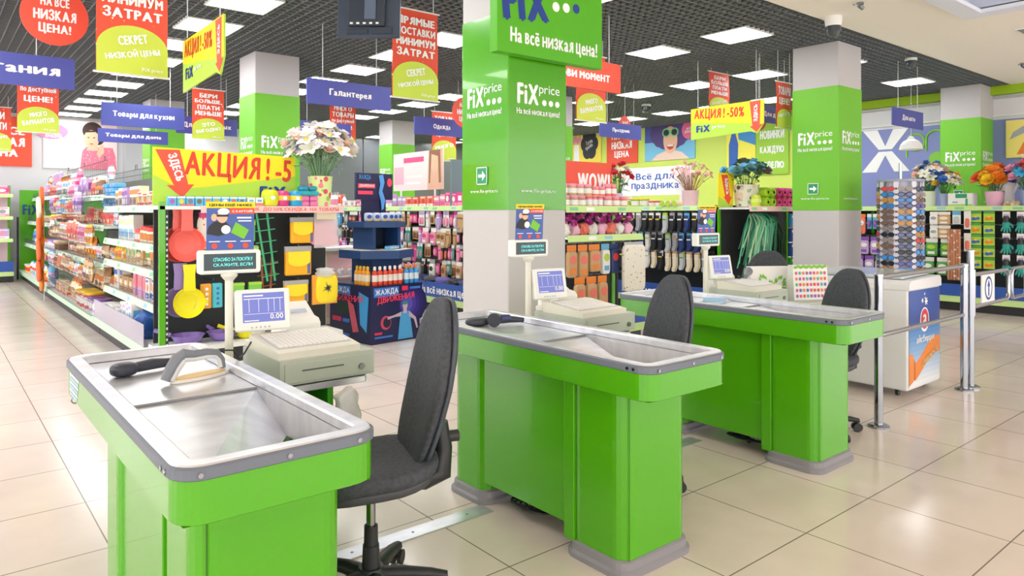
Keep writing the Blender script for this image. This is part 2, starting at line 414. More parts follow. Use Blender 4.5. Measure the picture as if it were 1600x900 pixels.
banner(3.395, 5.916, 2.5, .51, .86, ['ПРЯМЫЕ', 'ПОСТАВКИ', 'МИНИМУМ', 'ЗАТРАТ'], ['СЕКРЕТ', 'НИЗКОЙ ЦЕНЫ'], 'red and lime banner hanging right of the ceiling screen')
banner(.948, 11.7, 2.5, .48, .84, ['ТОВАРЫ', 'по доступной', 'ЦЕНЕ!'], ['МНОГО', 'ВАРИАНТОВ'], 'red banner hanging below the blue food sign')
banner(3.05, 11.2, 2.5, .46, .75, ['БЕРИ', 'БОЛЬШЕ,', 'ПЛАТИ', 'МЕНЬШЕ'], ['ЭТО', 'ВЫГОДНО'], 'narrow red banner below the yellow arrow board')
banner(5.7, 12.2, 2.45, .52, 1.0, ['МНОГО', 'ТОВАРЫ', 'по доступной', 'ЦЕНЕ!'], ['ВСЕГДА'], 'red banner hanging below the Галантерея sign')
banner(5.93, 6.03, 2.5, .5, .8, ['БЕРИ', 'БОЛЬШЕ'], ['МНОГО', 'ВАРИАНТОВ'], 'red and lime banner hanging just right of the big pillar')
banner(8.75, 6.17, 2.83, .5, .62, ['БЕРИ', 'БОЛЬШЕ', 'ПЛАТИ', 'МЕНЬШЕ'], ['ЭТО ВЫГОДНО'], 'small red banner hanging behind and above the second yellow arrow board')
banner(8.47, 4.95, 2.5, .36, .6, ['ТОВАРЫ', 'ЦЕНЕ!'], ['МНОГО'], 'red banner edge showing left of the right pillar')
banner(.75, 15.8, 2.5, .44, .8, ['БЕРИ', 'ПЛАТИ'], ['ВЫГОДНО'], 'small far red banner at the left edge')
banner(6.75, 10.4, 2.3, .5, .85, ['ТОВАРЫ', 'по доступной', 'ЦЕНЕ!'], ['МНОГО'], 'red and lime banner below the blue Одежда sign')
def round_sign(x, y, z, r, label, rz=0.):
    t = thing('round_sign', label, 'sign', (x, y, z), rz)
    b = MB(); b.M = R(PI/2, 'X'); b.cyl(0, 0, -.005, .005, r, m('coral_red', 'F0563F', .5), 40); b.build('disc', t)
    for i, (s, wd) in enumerate((('НА ВСЁ', .85), ('НИЗКАЯ', 1.25), ('ЦЕНА!', .95))):
        text(s, WHT, t, 0, -.0065, r*(.5-.48*i), r*wd, r*.36, .05)
    wires(t, (0,), r)
    return t
round_sign(.83, 7.03, 3.05, .245, 'large round red price sign hanging above the blue food sign')
round_sign(9.0, 8.0, 2.77, .235, 'round red price sign hanging right of the red moment sign', .25)
round_sign(6.37, 8.9, 2.93, .235, 'round red price sign half hidden behind the big pillar')
round_sign(8.72, 5.36, 2.71, .2, 'round orange-red sign behind the tip of the second arrow board')
def arrow_board(x, y, z, wd, ht, rz, label, hang=True):
    """price board whose right end is a red arrow pointing down"""
    t = thing('sale_board', label, 'sign', (x, y, z), rz)
    out = [(-wd/2, 0), (wd*.33, ht*.1), (wd*.42, ht*.02), (wd*.5, ht*.3), (wd*.5, ht), (-wd/2, ht*.97)]
    b = MB(); b.M = R(PI/2, 'X'); b.prism(out, -.006, .006, m('board_lime', 'B4DB4A', .5)); b.build('board', t)
    p = MB()
    p.flat([(-wd/2, ht*.55), (wd*.5, ht*.3), (wd*.5, ht), (-wd/2, ht*.97)], -.0075, YEL)
    p.flat([(wd*.32, ht*.97), (wd*.46, ht*.98), (wd*.45, ht*.28), (wd*.49, ht*.28), (wd*.41, ht*.06), (wd*.32, ht*.24), (wd*.355, ht*.25)], -.0085, m('arrow_red', 'F0533C', .5))
    p.build('yellow_print', t)
    text('АКЦИЯ ! -50%', m('deep_red', 'E2402A', .5), t, -wd*.1, -.0095, ht*.73, wd*.7, ht*.36, .04, ry=.05)
    text('ЗДЕСЬ', WHT, t, wd*.4, -.0095, ht*.62, ht*.5, ht*.14, .05, ry=-PI/2)
    text('FiX', NAVY, t, -wd*.32, -.0095, ht*.32, wd*.2, ht*.2, .06)
    text('price', WHT, t, -wd*.1, -.0095, ht*.33, wd*.18, ht*.12, .02)
    if hang: wires(t, (-wd*.4, wd*.4), ht)
    return t
arrow_board(1.6, 5.6, 2.37, 1.02, .42, NX, 'yellow and green arrow sale board hanging left, in front of the first left pillar')
arrow_board(8.25, 5.55, 2.41, 1.12, .44, NX, 'yellow and green arrow sale board hanging between the big and right pillars')
# red moment sign and the big green sign on the pillar
t = thing('aisle_sign', 'coral red hanging sign reading Лови момент beside the big pillar', 'sign', (5.2, 5.2, 2.68))
b = MB(); b.rbox(-.57, .57, -.012, .012, 0, .31, m('coral_red'), .004, .002); b.build('board', t)
text('Лови момент', WHT, t, .0, -.0135, .15, .8, .1, .04); wires(t, (-.4, .4), .31)
t = thing('pillar_sign', 'large bright green sign board fixed across the top of the big pillar', 'sign', (3.76, 4.13, 2.59))
b = MB(); b.rbox(-.55, .55, -.05, .04, 0, .8, m('sign_green', '55B50F', .35), .004, .002); b.build('board', t)
text('На всё низкая цена!', WHT, t, 0.03, -.052, .13, .92, .13, .04)
text('FiX', NAVY, t, -.28, -.052, .4, .46, .26, .07, ry=-.1)
p = MB()
for k, mm in enumerate((WHT, WHT, NAVY)): p.disc(.03+k*.11, .42+k*.012, .038, .038, -.052, mm, 18)
p.build('logo_dots', t); text('price', WHT, t, .16, -.052, .58, .4, .15, .01, ry=-.1)

# ---------------------------------------------------------------- posters and panels on the walls
def poster(name, label, x, y, z, wd, ht, mt, rz=0., cat='poster', d=.02):
    t = thing(name, label, cat, (x, y, z), rz)
    b = MB(); b.box(-wd/2, wd/2, 0, d, 0, ht, mt); b.build('board', t)
    return t
t = poster('wall_poster', 'pink poster of a dark-haired woman in a dotted dress on the back wall', 2.665, 18.37, 2.36, 1.42, 1.07, m('pale_pink', 'FBE3E4', .6))
p = MB(); HAIR = m('dark_hair_print', '3A2723', .6)
p.flat([(-.02, 0), (.02, .4), (.1, .5), (.62, .5), (.68, .3), (.7, 0)], -.002, voronoi_print('pink_dotted_print', 26, ['FFFFFF', 'FBD9DE'], 'F07C97', .2))
p.disc(.22, .86, .2, .2, -.003, HAIR); p.disc(.33, .75, .14, .2, -.0035, HAIR)
p.disc(.2, .68, .15, .2, -.004, SKIN, 28); p.flat([(.1, .42), (.33, .42), (.32, .6), (.16, .6)], -.0045, SKIN)
p.flat([(.06, .86), (.36, .88), (.36, .76), (.28, .84), (.1, .82)], -.005, HAIR)
for x in (.14, .25): p.disc(x, .71, .025, .011, -.0055, HAIR, 10)
p.flat([(.15, .57), (.2, .585), (.25, .57), (.2, .55)], -.0055, RED); p.flat([(.35, .25), (.45, .4), (.44, .55), (.38, .56), (.3, .35)], -.006, SKIN)
p.disc(-.55, .8, .3, .17, -.003, m('pink_oval', 'EE86AE', .6)); p.build('portrait_print', t)
text('ВСЁ\nДЛЯ\nКРАСОТЫ', WHT, t, -.52, -.004, .78, .3, .24, .04)
t = poster('wall_poster', 'large orange-red price poster on the back wall at the left edge', 1.1, 18.37, 2.37, 1.3, 1.05, RED)
text('НА ВСЁ\nНИЗКАЯ\nЦЕНА', WHT, t, .1, -.002, .52, .85, .75, .05)
t = poster('wall_poster', 'orange-red price poster reading НИЗКАЯ ЦЕНА on the lime wall', 13.87, 12.44, 2.65, 1.05, 1.0, RED, NX)
text('НА ВСЁ\nНИЗКАЯ\nЦЕНА', WHT, t, 0, -.002, .48, .7, .75, .05)
t = poster('wall_poster', 'yellow poster with a black blackboard flower and pink tulips', 13.87, 13.8, 2.74, 1.25, .95, m('poster_yellow', 'F6E25A', .6), NX)
p = MB(); BLK = m('blackboard_print', '33363C', .6)
for a in range(6): p.disc(.2+.16*math.cos(a*PI/3), .5+.24*math.sin(a*PI/3), .17, .2, -.002-.0002*a, BLK, 18)
p.disc(.2, .48, .2, .26, -.0035, BLK); p.flat([(-.4, .05), (-.18, .05), (-.2, .5), (-.38, .5)], -.002, WHT)
for i in range(4): p.disc(-.4+.08*i, .6+.05*(i % 2), .06, .09, -.003-.0002*i, m('tulip_pink', 'F2A0B8', .6), 14)
p.disc(-.58, .6, .14, .2, -.0025, m('pink_oval')); p.build('flower_print', t)
text('Готовь\nкрасиво', WHT, t, .2, -.005, .48, .28, .3, .0, ry=-.4)
t = poster('wall_poster', 'poster of a laughing curly-haired person in green glasses on blue', 13.87, 10.92, 2.66, 1.5, .95, m('poster_sky', '7CC4EA', .6), NX)
p = MB(); CURL = m('purple_curls', '5C4E8C', .7)
p.rect(-.75, .75, .45, .95, -.001, m('poster_blue', '5360B4', .6))
for i in range(16):
    a = 2*PI*i/16; p.disc(.02+.42*math.cos(a), .66+.26*math.sin(a), .19, .16, -.002-.0001*i, CURL, 14)
p.disc(.02, .68, .45, .3, -.004, CURL); p.disc(.04, .48, .21, .33, -.005, SKIN, 28); p.flat([(-.55, 0), (.6, 0), (.38, .17), (.16, .22), (-.1, .22), (-.35, .15)], -.0045, m('shirt_print', 'F3D7C9', .6))
for x in (-.08, .16): p.disc(x, .66, .125, .11, -.006, m('glasses_green', '86D49A', .4)); p.disc(x, .66, .085, .075, -.0065, BLK)
p.flat([(-.08, .36), (.16, .36), (.12, .27), (.04, .24), (-.04, .27)], -.006, m('mouth_red', 'C8463F', .5)); p.rect(-.05, .13, .325, .36, -.0065, WHT)
p.disc(.58, .68, .2, .22, -.007, m('pink_badge', 'EF6FA0', .5)); p.build('portrait_print', t)
text('ВСЁ\nДЛЯ ВАС', WHT, t, .58, -.0085, .67, .24, .16, .04)
t = poster('wall_panel', 'wide blue wall panel with a big white X and green letters', 13.87, 4.8, 1.5, 4.6, 1.45, m('periwinkle_panel', '8A93CF', .55), NX, 'panel')
p = MB(); x0 = -1.5                                                # local x runs towards -Y
for pts in ([(0, .79), (.27, .79), (.41, .48), (.55, .79), (.82, .79), (.53, .42), (.29, .42)], [(-.02, 0), (.25, 0), (.41, .31), (.57, 0), (.84, 0), (.53, .38), (.29, .38)]):
    p.flat([(x0+x, .655+z) for x, z in pts], -.004, WHT)
p.build('white_x', t, label='white X')
g = MB(); GL = m('letter_green', '8FD24A', .5)
def arc(cx, cz, r, a0, a1, n=20): return [(cx+r*math.cos(a0+(a1-a0)*i/(n-1)), -.01, cz+r*math.sin(a0+(a1-a0)*i/(n-1))) for i in range(n)]
g.tube(arc(-.56, 1.17, .15, 0, 2*PI)[:-1], .018, GL, 6, True); g.tube([(-.71, -.01, 1.17), (-.71, -.01, .9)], .018, GL, 6)
g.tube(arc(-.22, 1.2, .16, PI*.15, PI)+[(-.38, -.01, 1.0)], .018, GL, 6); g.disc(-.2, .86, .14, .12, -.004, GL); g.build('green_letters', t, label='green letters')
t = poster('wall_poster', 'yellow poster with crossed coloured tools at the right edge', 13.83, 3.55, 2.3, .8, .62, m('poster_cream', 'FBE77F', .6), NX)
p = MB(); p.flat([(-.35, .3), (-.1, .42), (.0, .55), (-.05, .58), (-.3, .42)], -.002, m('grey_print', 'A9A9B4', .5)); p.flat([(-.25, .05), (-.15, .05), (.05, .5), (-.02, .52)], -.003, m('orange_print', 'F08030', .5)); p.flat([(-.1, .45), (.0, .5), (.03, .62), (-.08, .6)], -.0035, m('green_print', '4FA84B', .5)); p.build('tool_print', t)
t = poster('wall_panel', 'lime green board with rows of white lettering on the right wall', 13.86, 8.2, 2.2, .75, 1.05, m('board_green', '9DD03C', .5), NX, 'panel')
for i, s in enumerate(('НОВИНКИ', 'КАЖДУЮ', 'НЕДЕЛЮ')): text(s, WHT, t, 0, -.003, .85-.33*i, .56, .17, .06)
t = poster('wall_poster', 'yellow and blue poster with a paint bottle beside the lime board', 13.86, 8.95, 2.4, .72, 1.0, m('poster_lemon', 'F4EC5A', .6), NX)
p = MB(); p.flat([(.36, .45), (.36, 1.0), (-.1, 1.0), (-.05, .6)], -.002, m('poster_azure', '3C8FD0', .5)); p.flat([(-.3, .0), (-.08, .0), (-.06, .5), (-.12, .7), (-.12, .85), (-.24, .85), (-.24, .7), (-.3, .5)], -.003, m('bottle_blue_print', '2F63B8', .5)); p.rect(-.25, -.11, .85, 1.0, -.0035, RED); p.build('bottle_print', t)

# ---------------------------------------------------------------- ceiling fittings
def dome_camera(x, y, s, label, long=False):
    t = thing('security_camera', label, 'camera', (x, y, 3.5))
    b = MB(); b.lathe([(.075*s, 0), (.078*s, -.03*s), (.07*s, -.09*s if long else -.035*s)], WHITE, 20); b.build('housing', t)
    z = -.09*s if long else -.035*s
    b = MB(); b.lathe([(.066*s, z), (.064*s, z-.05*s), (.045*s, z-.09*s), (.001, z-.105*s)], m('smoked_dome', '4A4F55', .1), 20); b.build('dome', t)
dome_camera(7.5, 3.72, 1.15, 'white dome camera under the cream ceiling edge above the right pillar', True)
dome_camera(10.35, 4.06, 1., 'small white dome camera at the edge of the grid ceiling')
dome_camera(10.83, 9.08, 1.2, 'small dome camera far back in the grid ceiling')
for i, (x, y, lab) in enumerate(((7.2, 3.3, 'small steel ceiling spotlight beside the coffer'), (11.9, 3.2, 'small steel ceiling spotlight near the right edge'))):
    t = thing('spotlight', lab, 'light', (x, y, 3.5))
    b = MB(); b.cyl(0, 0, -.02, 0, .035, CHROME); b.build('base', t)
    b = MB(); b.tube([(0, 0, -.02), (-.1, .02, -.035)], .008, CHROME); b.build('arm', t)
    b = MB(); b.tube([(-.02, 0, -.03), (.05, 0, -.045)], .022, CHROME, 12); b.build('lamp_head', t)
t = thing('ceiling_vent', 'narrow slotted vent in the cream ceiling at the right edge', 'vent', (9.8, 2.6, 3.5))
b = MB(); b.rbox(-.2, .2, -.06, .06, -.015, 0, WHITE, .005, .003); b.build('frame', t)
for k in range(5): b = MB(); b.box(-.17+k*.07, -.12+k*.07, -.04, .04, -.017, -.014, m('vent_dark', '70757C', .5)); b.build('slot', t)
t = thing('pendant_lamp', 'white dome pendant lamp hanging in front of the big white X', 'lamp', (11.73, 4.6, 2.37)); t.scale = (.64, .64, .64)
b = MB(); b.lathe([(.26, 0), (.255, .03), (.23, .12), (.17, .2), (.08, .25), (.06, .3), (.03, .32)], WHITE, 28); b.build('shade', t)
b = MB(); b.lathe([(.24, .005), (.22, .1), (.15, .18), (.05, .22)], WHITE, 24); b.build('shade_lining', t)
b = MB(); b.sphere((0, 0, .08), .06, m('bulb', 'FFFFFF', .4)); b.build('bulb', t)
b = MB(); b.tube([(0, 0, .3), (0, 0, 1.75)], .006, WIRE); b.build('cord', t)
# ceiling screen, seen from behind
t = thing('ceiling_screen', 'black flat screen seen from behind, hanging from the ceiling', 'screen', (2.39, 4.5, 2.66), math.atan2(-.28, .335))
t.rotation_euler = (-.12, 0, math.atan2(-.28, .335))
TVB = m('tv_back', '3A4658', .4)
b = MB(); b.M = R(PI/2, 'X'); b.rbox(-.22, .22, -.02, .3, -.045, 0, TVB, .01, .008); b.build('casing', t)
b = MB(); b.M = R(PI/2, 'X'); b.rbox(-.14, .12, .05, .3, 0, .04, m('tv_back_raised', '2F3947', .4), .008, .01); b.build('rear_cover', t)
b = MB(); b.M = R(PI/2, 'X'); b.rbox(-.15, .0, .0, .035, 0, .012, m('tv_back_raised'), .004, .004); b.rbox(.03, .17, .0, .05, 0, .012, m('tv_back_raised'), .004, .004); b.build('rear_foot_cover', t)
for k in range(5): b = MB(); b.box(-.12+k*.045, -.1+k*.045, -.043, -.038, .058, .07, WHITE); b.build('port', t)
b = MB(); b.rbox(-.02, .06, -.055, -.035, .09, .32, m('tv_bracket', '59687E', .4), .005, .003); b.build('bracket', t)
b = MB(); b.tube([(.02, -.045, .3), (.02, -.02, .88)], .02, m('tv_bracket')); b.build('pole', t)
b = MB(); b.box(-.215, .215, .045, .048, -.012, .292, BLACKP); b.build('front_glass', t)
# ---------------------------------------------------------------- checkout counters
def make_counter():
    W, L, H = .495, 1.57, .865
    t = thing('checkout_counter', '', 'checkout counter')
    def ring(d, z, r=.07): return [(x, y, z) for x, y in rrect(d, W-d, d, L-d, max(r-d, .005), 7)]
    b = MB()                                                  # steel top: rolled rim, sunken tray, sloping bagging well
    n = len(ring(0, 0))
    b.rings([ring(.004, H-.03), ring(.004, H-.004), ring(.008, H), ring(.045, H), ring(.05, H-.004), ring(.05, H-.03)], STEEL, False, caps=False)
    x0, x1, y0, y1, ys = .05, W-.05, .05, L-.05, .76
    zt, zf, zg = H-.032, H-.07, H-.15
    b.face([(x0, ys, zt), (x1, ys, zt), (x1, y1, zt), (x0, y1, zt)], STEEL)
    tp = H-.028; Lp, Rp, F, G, Q = (x0, ys, zt), (x1, ys, zt), (x0, y0, zf), (x1, y0, zg), (x1, ys-.3, zg)
    Lp, Rp = (x0, ys, zt-.008), (x1, ys, zt-.008); b.face([(x0, ys, zt), (x1, ys, zt), Rp, Lp], m('tray_seam', '8F939A', .5)); b.face([(x0, ys, zt-.0005), (x1, ys, zt-.0005), (x1, ys-.004, zt-.004), (x0, ys-.004, zt-.004)], m('tray_seam'))  # narrow grey seam along the step between flat tray and well
    b.face([Lp, F, Rp], STEEL); b.face([F, Q, Rp], STEEL); b.face([F, G, Q], STEEL)
    b.face([(x0, y0, tp), (x1, y0, tp), G, F], STEEL); b.face([(x1, y0, tp), (x1, ys, tp), Rp, Q, G], STEEL); b.face([(x0, ys, tp), (x0, y0, tp), F, Lp], STEEL)
    b.build('steel_worktop', t, label='brushed steel worktop with sunken tray')
    b = MB(); b.rings([ring(.001, H-.034), ring(-.004, H-.03), ring(-.004, H-.008), ring(.003, H-.003)], DARKBAND, False, caps=False); b.build('edge_band', t)
    for x, y in ((.03, -.004), (.23, -.004), (.41, -.004)):
        s = MB(); s.M = T(x+.02, y, H-.019) @ R(PI/2, 'X'); s.cyl(0, 0, 0, .003, .006, CHROME, 10); s.build('screw', t)
    for y in (.1, .07):
        s = MB(); s.M = T(-.004, y, H-.019) @ R(-PI/2, 'Y'); s.cyl(0, 0, 0, .003, .006, CHROME, 10); s.build('screw', t)
    b = MB(); b.rings([ring(.012, H-.135), ring(.003, H-.13), ring(.003, H-.032), ring(.02, H-.032)], GREEN, False, caps=False)
    b.face([(.02, .02, H-.134), (W-.02, .02, H-.134), (W-.02, L-.02, H-.134), (.02, L-.02, H-.134)], GREEN); b.build('fascia', t)
    zb = H-.134
    def ped(name, a, c, d, e, r):
        b = MB(); b.prism(rrect(a, c, d, e, r, 6), .05, zb, GREEN)
        b.box(a+.03, a+.034, d-.0008, d, .06, zb, m('seam_dark', '2E6B0C', .5)) if name == 'front_pedestal' else None
        o = b.build(name, t)
        b = MB()
        b.rings([[(x, y, z) for x, y in rrect(a-q, c+q, d-q, e+q, r+q*.6, 6)] for q, z in ((.026, 0), (.026, .02), (.014, .03), (.012, .055), (.002, .062))], PLINTH, False)
        b.build('plinth', o)
    ped('front_pedestal', .09, W-.005, .2, .5, .06)
    ped('rear_pedestal', .1, W-.03, 1.1, 1.37, .06)
    b = MB(); b.rbox(.085, .125, .47, .53, .055, zb, GREEN, .004, .001); b.build('corner_post', t)
    b = MB(); b.box(.115, .13, .52, 1.12, .1, zb, GREEN); b.build('side_panel', t)
    b = MB(); b.box(W-.05, W-.035, .48, 1.12, .1, zb, GREEN); b.build('rear_panel', t)
    b = MB(); b.tube([(.01, .0+1.36+.012*math.sin(a)*0+.1, zb-.012+.012*math.cos(a)) if 0 else (.02+.014*math.sin(a), 1.46, zb-.014+.014*math.cos(a)) for a in [2*PI*i/10 for i in range(10)]], .003, CHROME, 6, True); b.build('bag_hook', t)
    return t
CX = (.41, 1.985, 3.62); CY = (1.63, 1.65, 1.73)
c1 = make_counter(); c1.location = (CX[0], CY[0], 0)
c1['label'] = 'nearest green checkout counter with steel top, at the left front of the photo'
g = 'green checkout counters'; c1['group'] = g
c2 = dup(c1, (CX[1], CY[1], 0), 0, 'middle green checkout counter standing in front of the big pillar', g)
c3 = dup(c1, (CX[2], CY[2], 0), 0, 'farthest green checkout counter beside the white ice cream freezer', g)
b = MB()
for k in range(6): b.face([(.0022, 1.3-.02*k*.3, .742+.014*k), (.0022, 1.46, .742+.014*k), (.0022, 1.46, .753+.014*k), (.0022, 1.3-.02*k*.3, .753+.014*k)], col('E6EEF8' if k % 2 else 'A9CBE8', .4))
b.build('notice_sticker', c1, label='pale blue striped sticker')
# cable coils under two counters
for i, (x, y, lab) in enumerate(((2.17, 2.52, 'tangled black cables on the floor under the middle counter'), (3.83, 2.45, 'tangled black cables on the floor under the farthest counter'))):
    b = MB(); pts = []
    for k in range(90):
        a = k*.42; r = .05+.035*math.sin(k*.37+i); pts.append((r*math.cos(a)*1.1, r*math.sin(a)*1.5, .008+.05*abs(math.sin(k*.21))))
    b.tube(pts, .005, BLACKP, 6); tag(b.build('cable', loc=(x+.03, y, 0)), lab, 'cable')
b = MB(); random.seed(3)
def crumple(b, sx, sy, sz, mt, e=.8, seed=1):
    rr = random.Random(seed); ph = [(rr.uniform(3, 9), rr.uniform(0, 6)) for _ in range(6)]
    def wp(x, y, z):
        k = 1+.16*math.sin(ph[0][0]*x/sx+ph[0][1]+3*z/sz)+.14*math.sin(ph[1][0]*y/sy+ph[1][1])+.1*math.sin(ph[2][0]*z/sz+ph[2][1]+4*x/sx)
        return (x*k, y*k, z*(1+.08*math.sin(ph[3][0]*x/sx)))
    b.sellip(sx, sy, sz, e, e, mt, 24, 16, wp)
BAGF = m('thin_white_film', 'EDF1F4', .25, alpha=.6)
# the little steel tie plates screwed to the floor between the counters
for x0, x1, lab in ((.95, 2.07, 'flat steel strip screwed to the floor between the near and middle counters'), (2.5, 3.7, 'flat steel strip screwed to the floor between the middle and far counters')):
    t = thing('floor_strip', lab, 'floor strip', (x0, 2.66, 0))
    b = MB(); b.rbox(0, x1-x0, 0, .095, 0, .006, STEEL, .003, .002); b.build('plate', t)
    for k in range(4): s = MB(); s.cyl(.12+k*(x1-x0-.24)/3, .047, .006, .008, .006, m('screw_grey', '8A8D92', .4, .6), 10); s.build('screw', t)

# ---------------------------------------------------------------- cash desks
def cash_desk(x, y, who, i):
    """green stand, cash drawer, keyboard terminal with screen, receipt printer, customer display, promo card"""
    t = thing('register_stand', 'green stand with a steel shelf carrying the cash drawer at '+who, 'stand', (x, y, 0))
    b = MB(); b.rbox(-.13, .38, -.0, .64, .695, .722, STEEL, .01, .003); b.build('steel_shelf', t)
    for nm, q in (('side_panel', (-.1, -.08, .02, .6)), ('side_panel', (.21, .235, .02, .6)), ('back_panel', (-.08, .21, .58, .6))):
        b = MB(); b.box(*q, .012, .695, m('stand_green', '3FA018', .4)); b.build(nm, t)
    b = MB(); b.box(-.08, .21, .05, .58, .1, .12, m('stand_green')); b.build('lower_shelf', t)
    for px, py in ((-.09, .05), (.222, .05), (-.09, .57), (.222, .57)):
        b = MB(); b.cyl(px, py, 0, .012, .02, BLACKP, 12); b.build('foot', t)
    z = .722
    t = thing('cash_drawer', 'pale grey-green steel cash drawer with a round lock at '+who, 'cash drawer', (x, y, z))
    b = MB(); b.rbox(-.0, .415, .0, .42, .006, .108, BEIGEG, .004, .002); b.build('case', t)
    f = MB(); f.rbox(.02, .395, -.006, .004, .016, .092, BEIGEG, .002, .001); f = f.build('drawer_front', t)
    s = MB(); s.box(.09, .27, -.0075, -.005, .058, .064, m('slot_dark', '5F6860', .5)); s.build('cheque_slot', f)
    s = MB(); s.M = T(.35, -.006, .045) @ R(PI/2, 'X'); s.cyl(0, 0, 0, .01, .013, m('lock_metal', '8B8F8C', .3, .9), 16); s.build('lock', f)
    for px, py in ((.03, .03), (.38, .03), (.03, .39), (.38, .39)): s = MB(); s.cyl(px, py, 0, .006, .012, BLACKP, 10); s.build('foot', t)
    z += .108
    t = thing('keyboard_terminal', 'cream cash keyboard terminal with a small blue screen at '+who, 'cash register', (x, y, z))
    b = MB(); pr = [(.015, 0), (.015, .028), (.06, .034), (.3, .06), (.345, .06), (.345, 0)]
    b.rings([[(px, a, h) for a, h in pr] for px in (0, .355)], BEIGE); b.build('body', t)
    k = MB(); sl = math.atan2(.026, .24)
    for r in range(7):
        for q in range(15):
            cx, cy = .03+q*.0202, .075+r*.03; cz = .034+(cy-.06)*math.tan(sl)
            k.M = T(cx, cy, cz) @ R(sl, 'X'); k.box(0, .017, 0, .025, -.001, .007, KEYS)
    k.build('keys', t)
    b = MB(); b.M = T(.018, .064, .036) @ R(sl, 'X'); b.box(0, .32, 0, .225, -.002, .001, m('key_well', 'C3C6C8', .5)); b.build('key_well', t)
    b = MB(); b.tube([(.055, .375, .03), (.055, .39, .09)], .028, BEIGE, 10); b.rbox(.005, .115, .35, .42, .0, .03, BEIGE, .01, .004); b.build('screen_stem', t)
    s = MB(); M0 = T(.066, .36, .16) @ R(-.16) @ R(-.2, 'X'); s.M = M0 @ R(PI/2, 'X'); s.rbox(-.115, .115, -.09, .09, -.03, .012, m('cream_bezel', 'EEF0EC', .4), .012, .006); sc = s.build('screen_housing', t)
    s = MB(); s.M = M0; s.rect(-.086, .09, -.053, .073, -.0125, SCREEN); s.build('display', sc, label='blue display')
    s = MB(); s.M = M0
    for q in (-.06, -.02, .02, .045, .07): s.rect(q, q+.0018, -.01, .045, -.0133, WHT)
    s.rect(-.08, .085, .046, .049, -.0133, WHT); s.rect(-.08, .085, -.018, -.0165, -.0133, WHT); s.rect(-.08, -.0, .058, .064, -.0133, WHT); s.rect(-.08, -.02, -.048, -.044, -.0133, WHT)
    s.build('table_lines', sc)
    o = text('0.00', WHT, sc, 0, 0, 0, 1, 1, .02); o.matrix_basis = M0 @ T(.055, -.0136, -.031) @ S(.055, 1, .022)
    for q in range(5): s = MB(); s.M = M0 @ T(-.05+q*.018, -.0125, -.075) @ R(PI/2, 'X'); s.cyl(0, 0, 0, .003, .004, m('button_grey', 'B5B9BC', .5), 8); s.build('button', sc)
    t = thing('receipt_printer', 'white boxy receipt printer behind the screen at '+who, 'printer', (x+.2, y+.43, .722))
    b = MB(); pr = [(0, 0), (0, .175), (.02, .195), (.07, .202), (.17, .262), (.185, .24), (.185, 0)]
    b.rings([[(px, a, h) for a, h in pr] for px in (0, .165)], WHITE); b.build('case', t)
    b = MB(); b.M = T(.082, .1, .222) @ R(.4, 'X'); b.rbox(-.055, .055, -.012, .012, -.01, .008, m('printer_slot', 'B9C3D6', .4), .004, .003); b.build('paper_slot', t)
    b = MB(); b.rbox(-.003, .168, .003, .186, .15, .154, m('printer_seam', 'D2D8DF', .4), .004, .001); b.build('lid_seam', t)
    t = thing('customer_display', 'cream customer display with teal digits on a tall pole at '+who, 'display', (x-.065, y+.4, .722))
    b = MB(); b.lathe([(.05, 0), (.05, .012), (.03, .02)], BEIGE, 20); b.build('base', t)
    b = MB(); b.lathe([(.017, .02), (.017, .4), (.034, .42), (.034, .435)], BEIGE, 16); b.build('pole', t)
    b = MB(); b.M = T(0, 0, .482) @ R(-.1) @ R(PI/2, 'X'); b.rbox(-.126, .126, -.05, .05, -.03, .03, m('cream_bezel'), .012, .006); h = b.build('housing', t)
    s = MB(); s.M = T(0, 0, .482) @ R(-.1); s.rect(-.107, .105, -.034, .036, -.0305, VFD); s.build('display_glass', h)
    for q, bd in ((.012, 'СПАСИБО ЗА ПОКУПКУ'), (-.012, 'СКАЖИТЕ, ЕСЛИ')):
        o = text(bd, VFDT, h, 0, 0, 0, 1, 1, .0); o.matrix_basis = T(0, 0, .482) @ R(-.1) @ T(.01, -.0312, q) @ S(.16, 1, .015)
    # the card standing on the display
    t = thing('promo_card', 'blue promotional card with a yellow top on the customer display at '+who, 'card', (x-.06, y+.4, .722+.532), -.1)
    b = MB(); b.M = R(.06, 'X'); b.box(-.097, .097, -.002, .002, 0, .205, m('card_blue', '4A66B2', .5)); b.build('card', t)
    p = MB(); p.M = R(.06, 'X'); p.rect(-.1, .1, .18, .207, -.003, YEL); p.rect(-.005, .097, .155, .18, -.0035, RED)
    p.flat([(-.097, .07), (-.05, .06), (-.01, .07), (.0, .1), (-.03, .13), (-.07, .12), (-.09, .1)], -.003, m('black_coat_print', '2E3138', .6)); p.disc(-.035, .142, .022, .026, -.0035, SKIN, 16)
    p.disc(-.03, .165, .024, .014, -.004, WHT, 14); p.rect(-.058, -.01, .143, .152, -.0045, m('black_coat_print')); p.disc(-.068, .14, .012, .016, -.0045, SKIN, 12)
    p.flat([(.0, .075), (.055, .045), (.075, .085), (.02, .12)], -.004, m('card_green', '7CCB3A', .5)); p.disc(-.02, .088, .019, .019, -.0045, WHT, 16)
    for q in (-.065, .0, .062): p.disc(q, .018, .012, .012, -.0035, RED, 14); p.rect(q-.022, q+.022, .035, .039, -.0035, WHT)
    p.rect(.025, .085, .135, .142, -.0035, WHT); p.rect(.03, .085, .122, .127, -.0035, WHT); p.build('card_print', t)
    o = text('ЦЕНЫ ЕЩЁ НИЖЕ', BLACKP, t, 0, 0, 0, 1, 1, .03); o.matrix_basis = R(.06, 'X') @ T(0, -.0042, .193) @ S(.175, 1, .014)
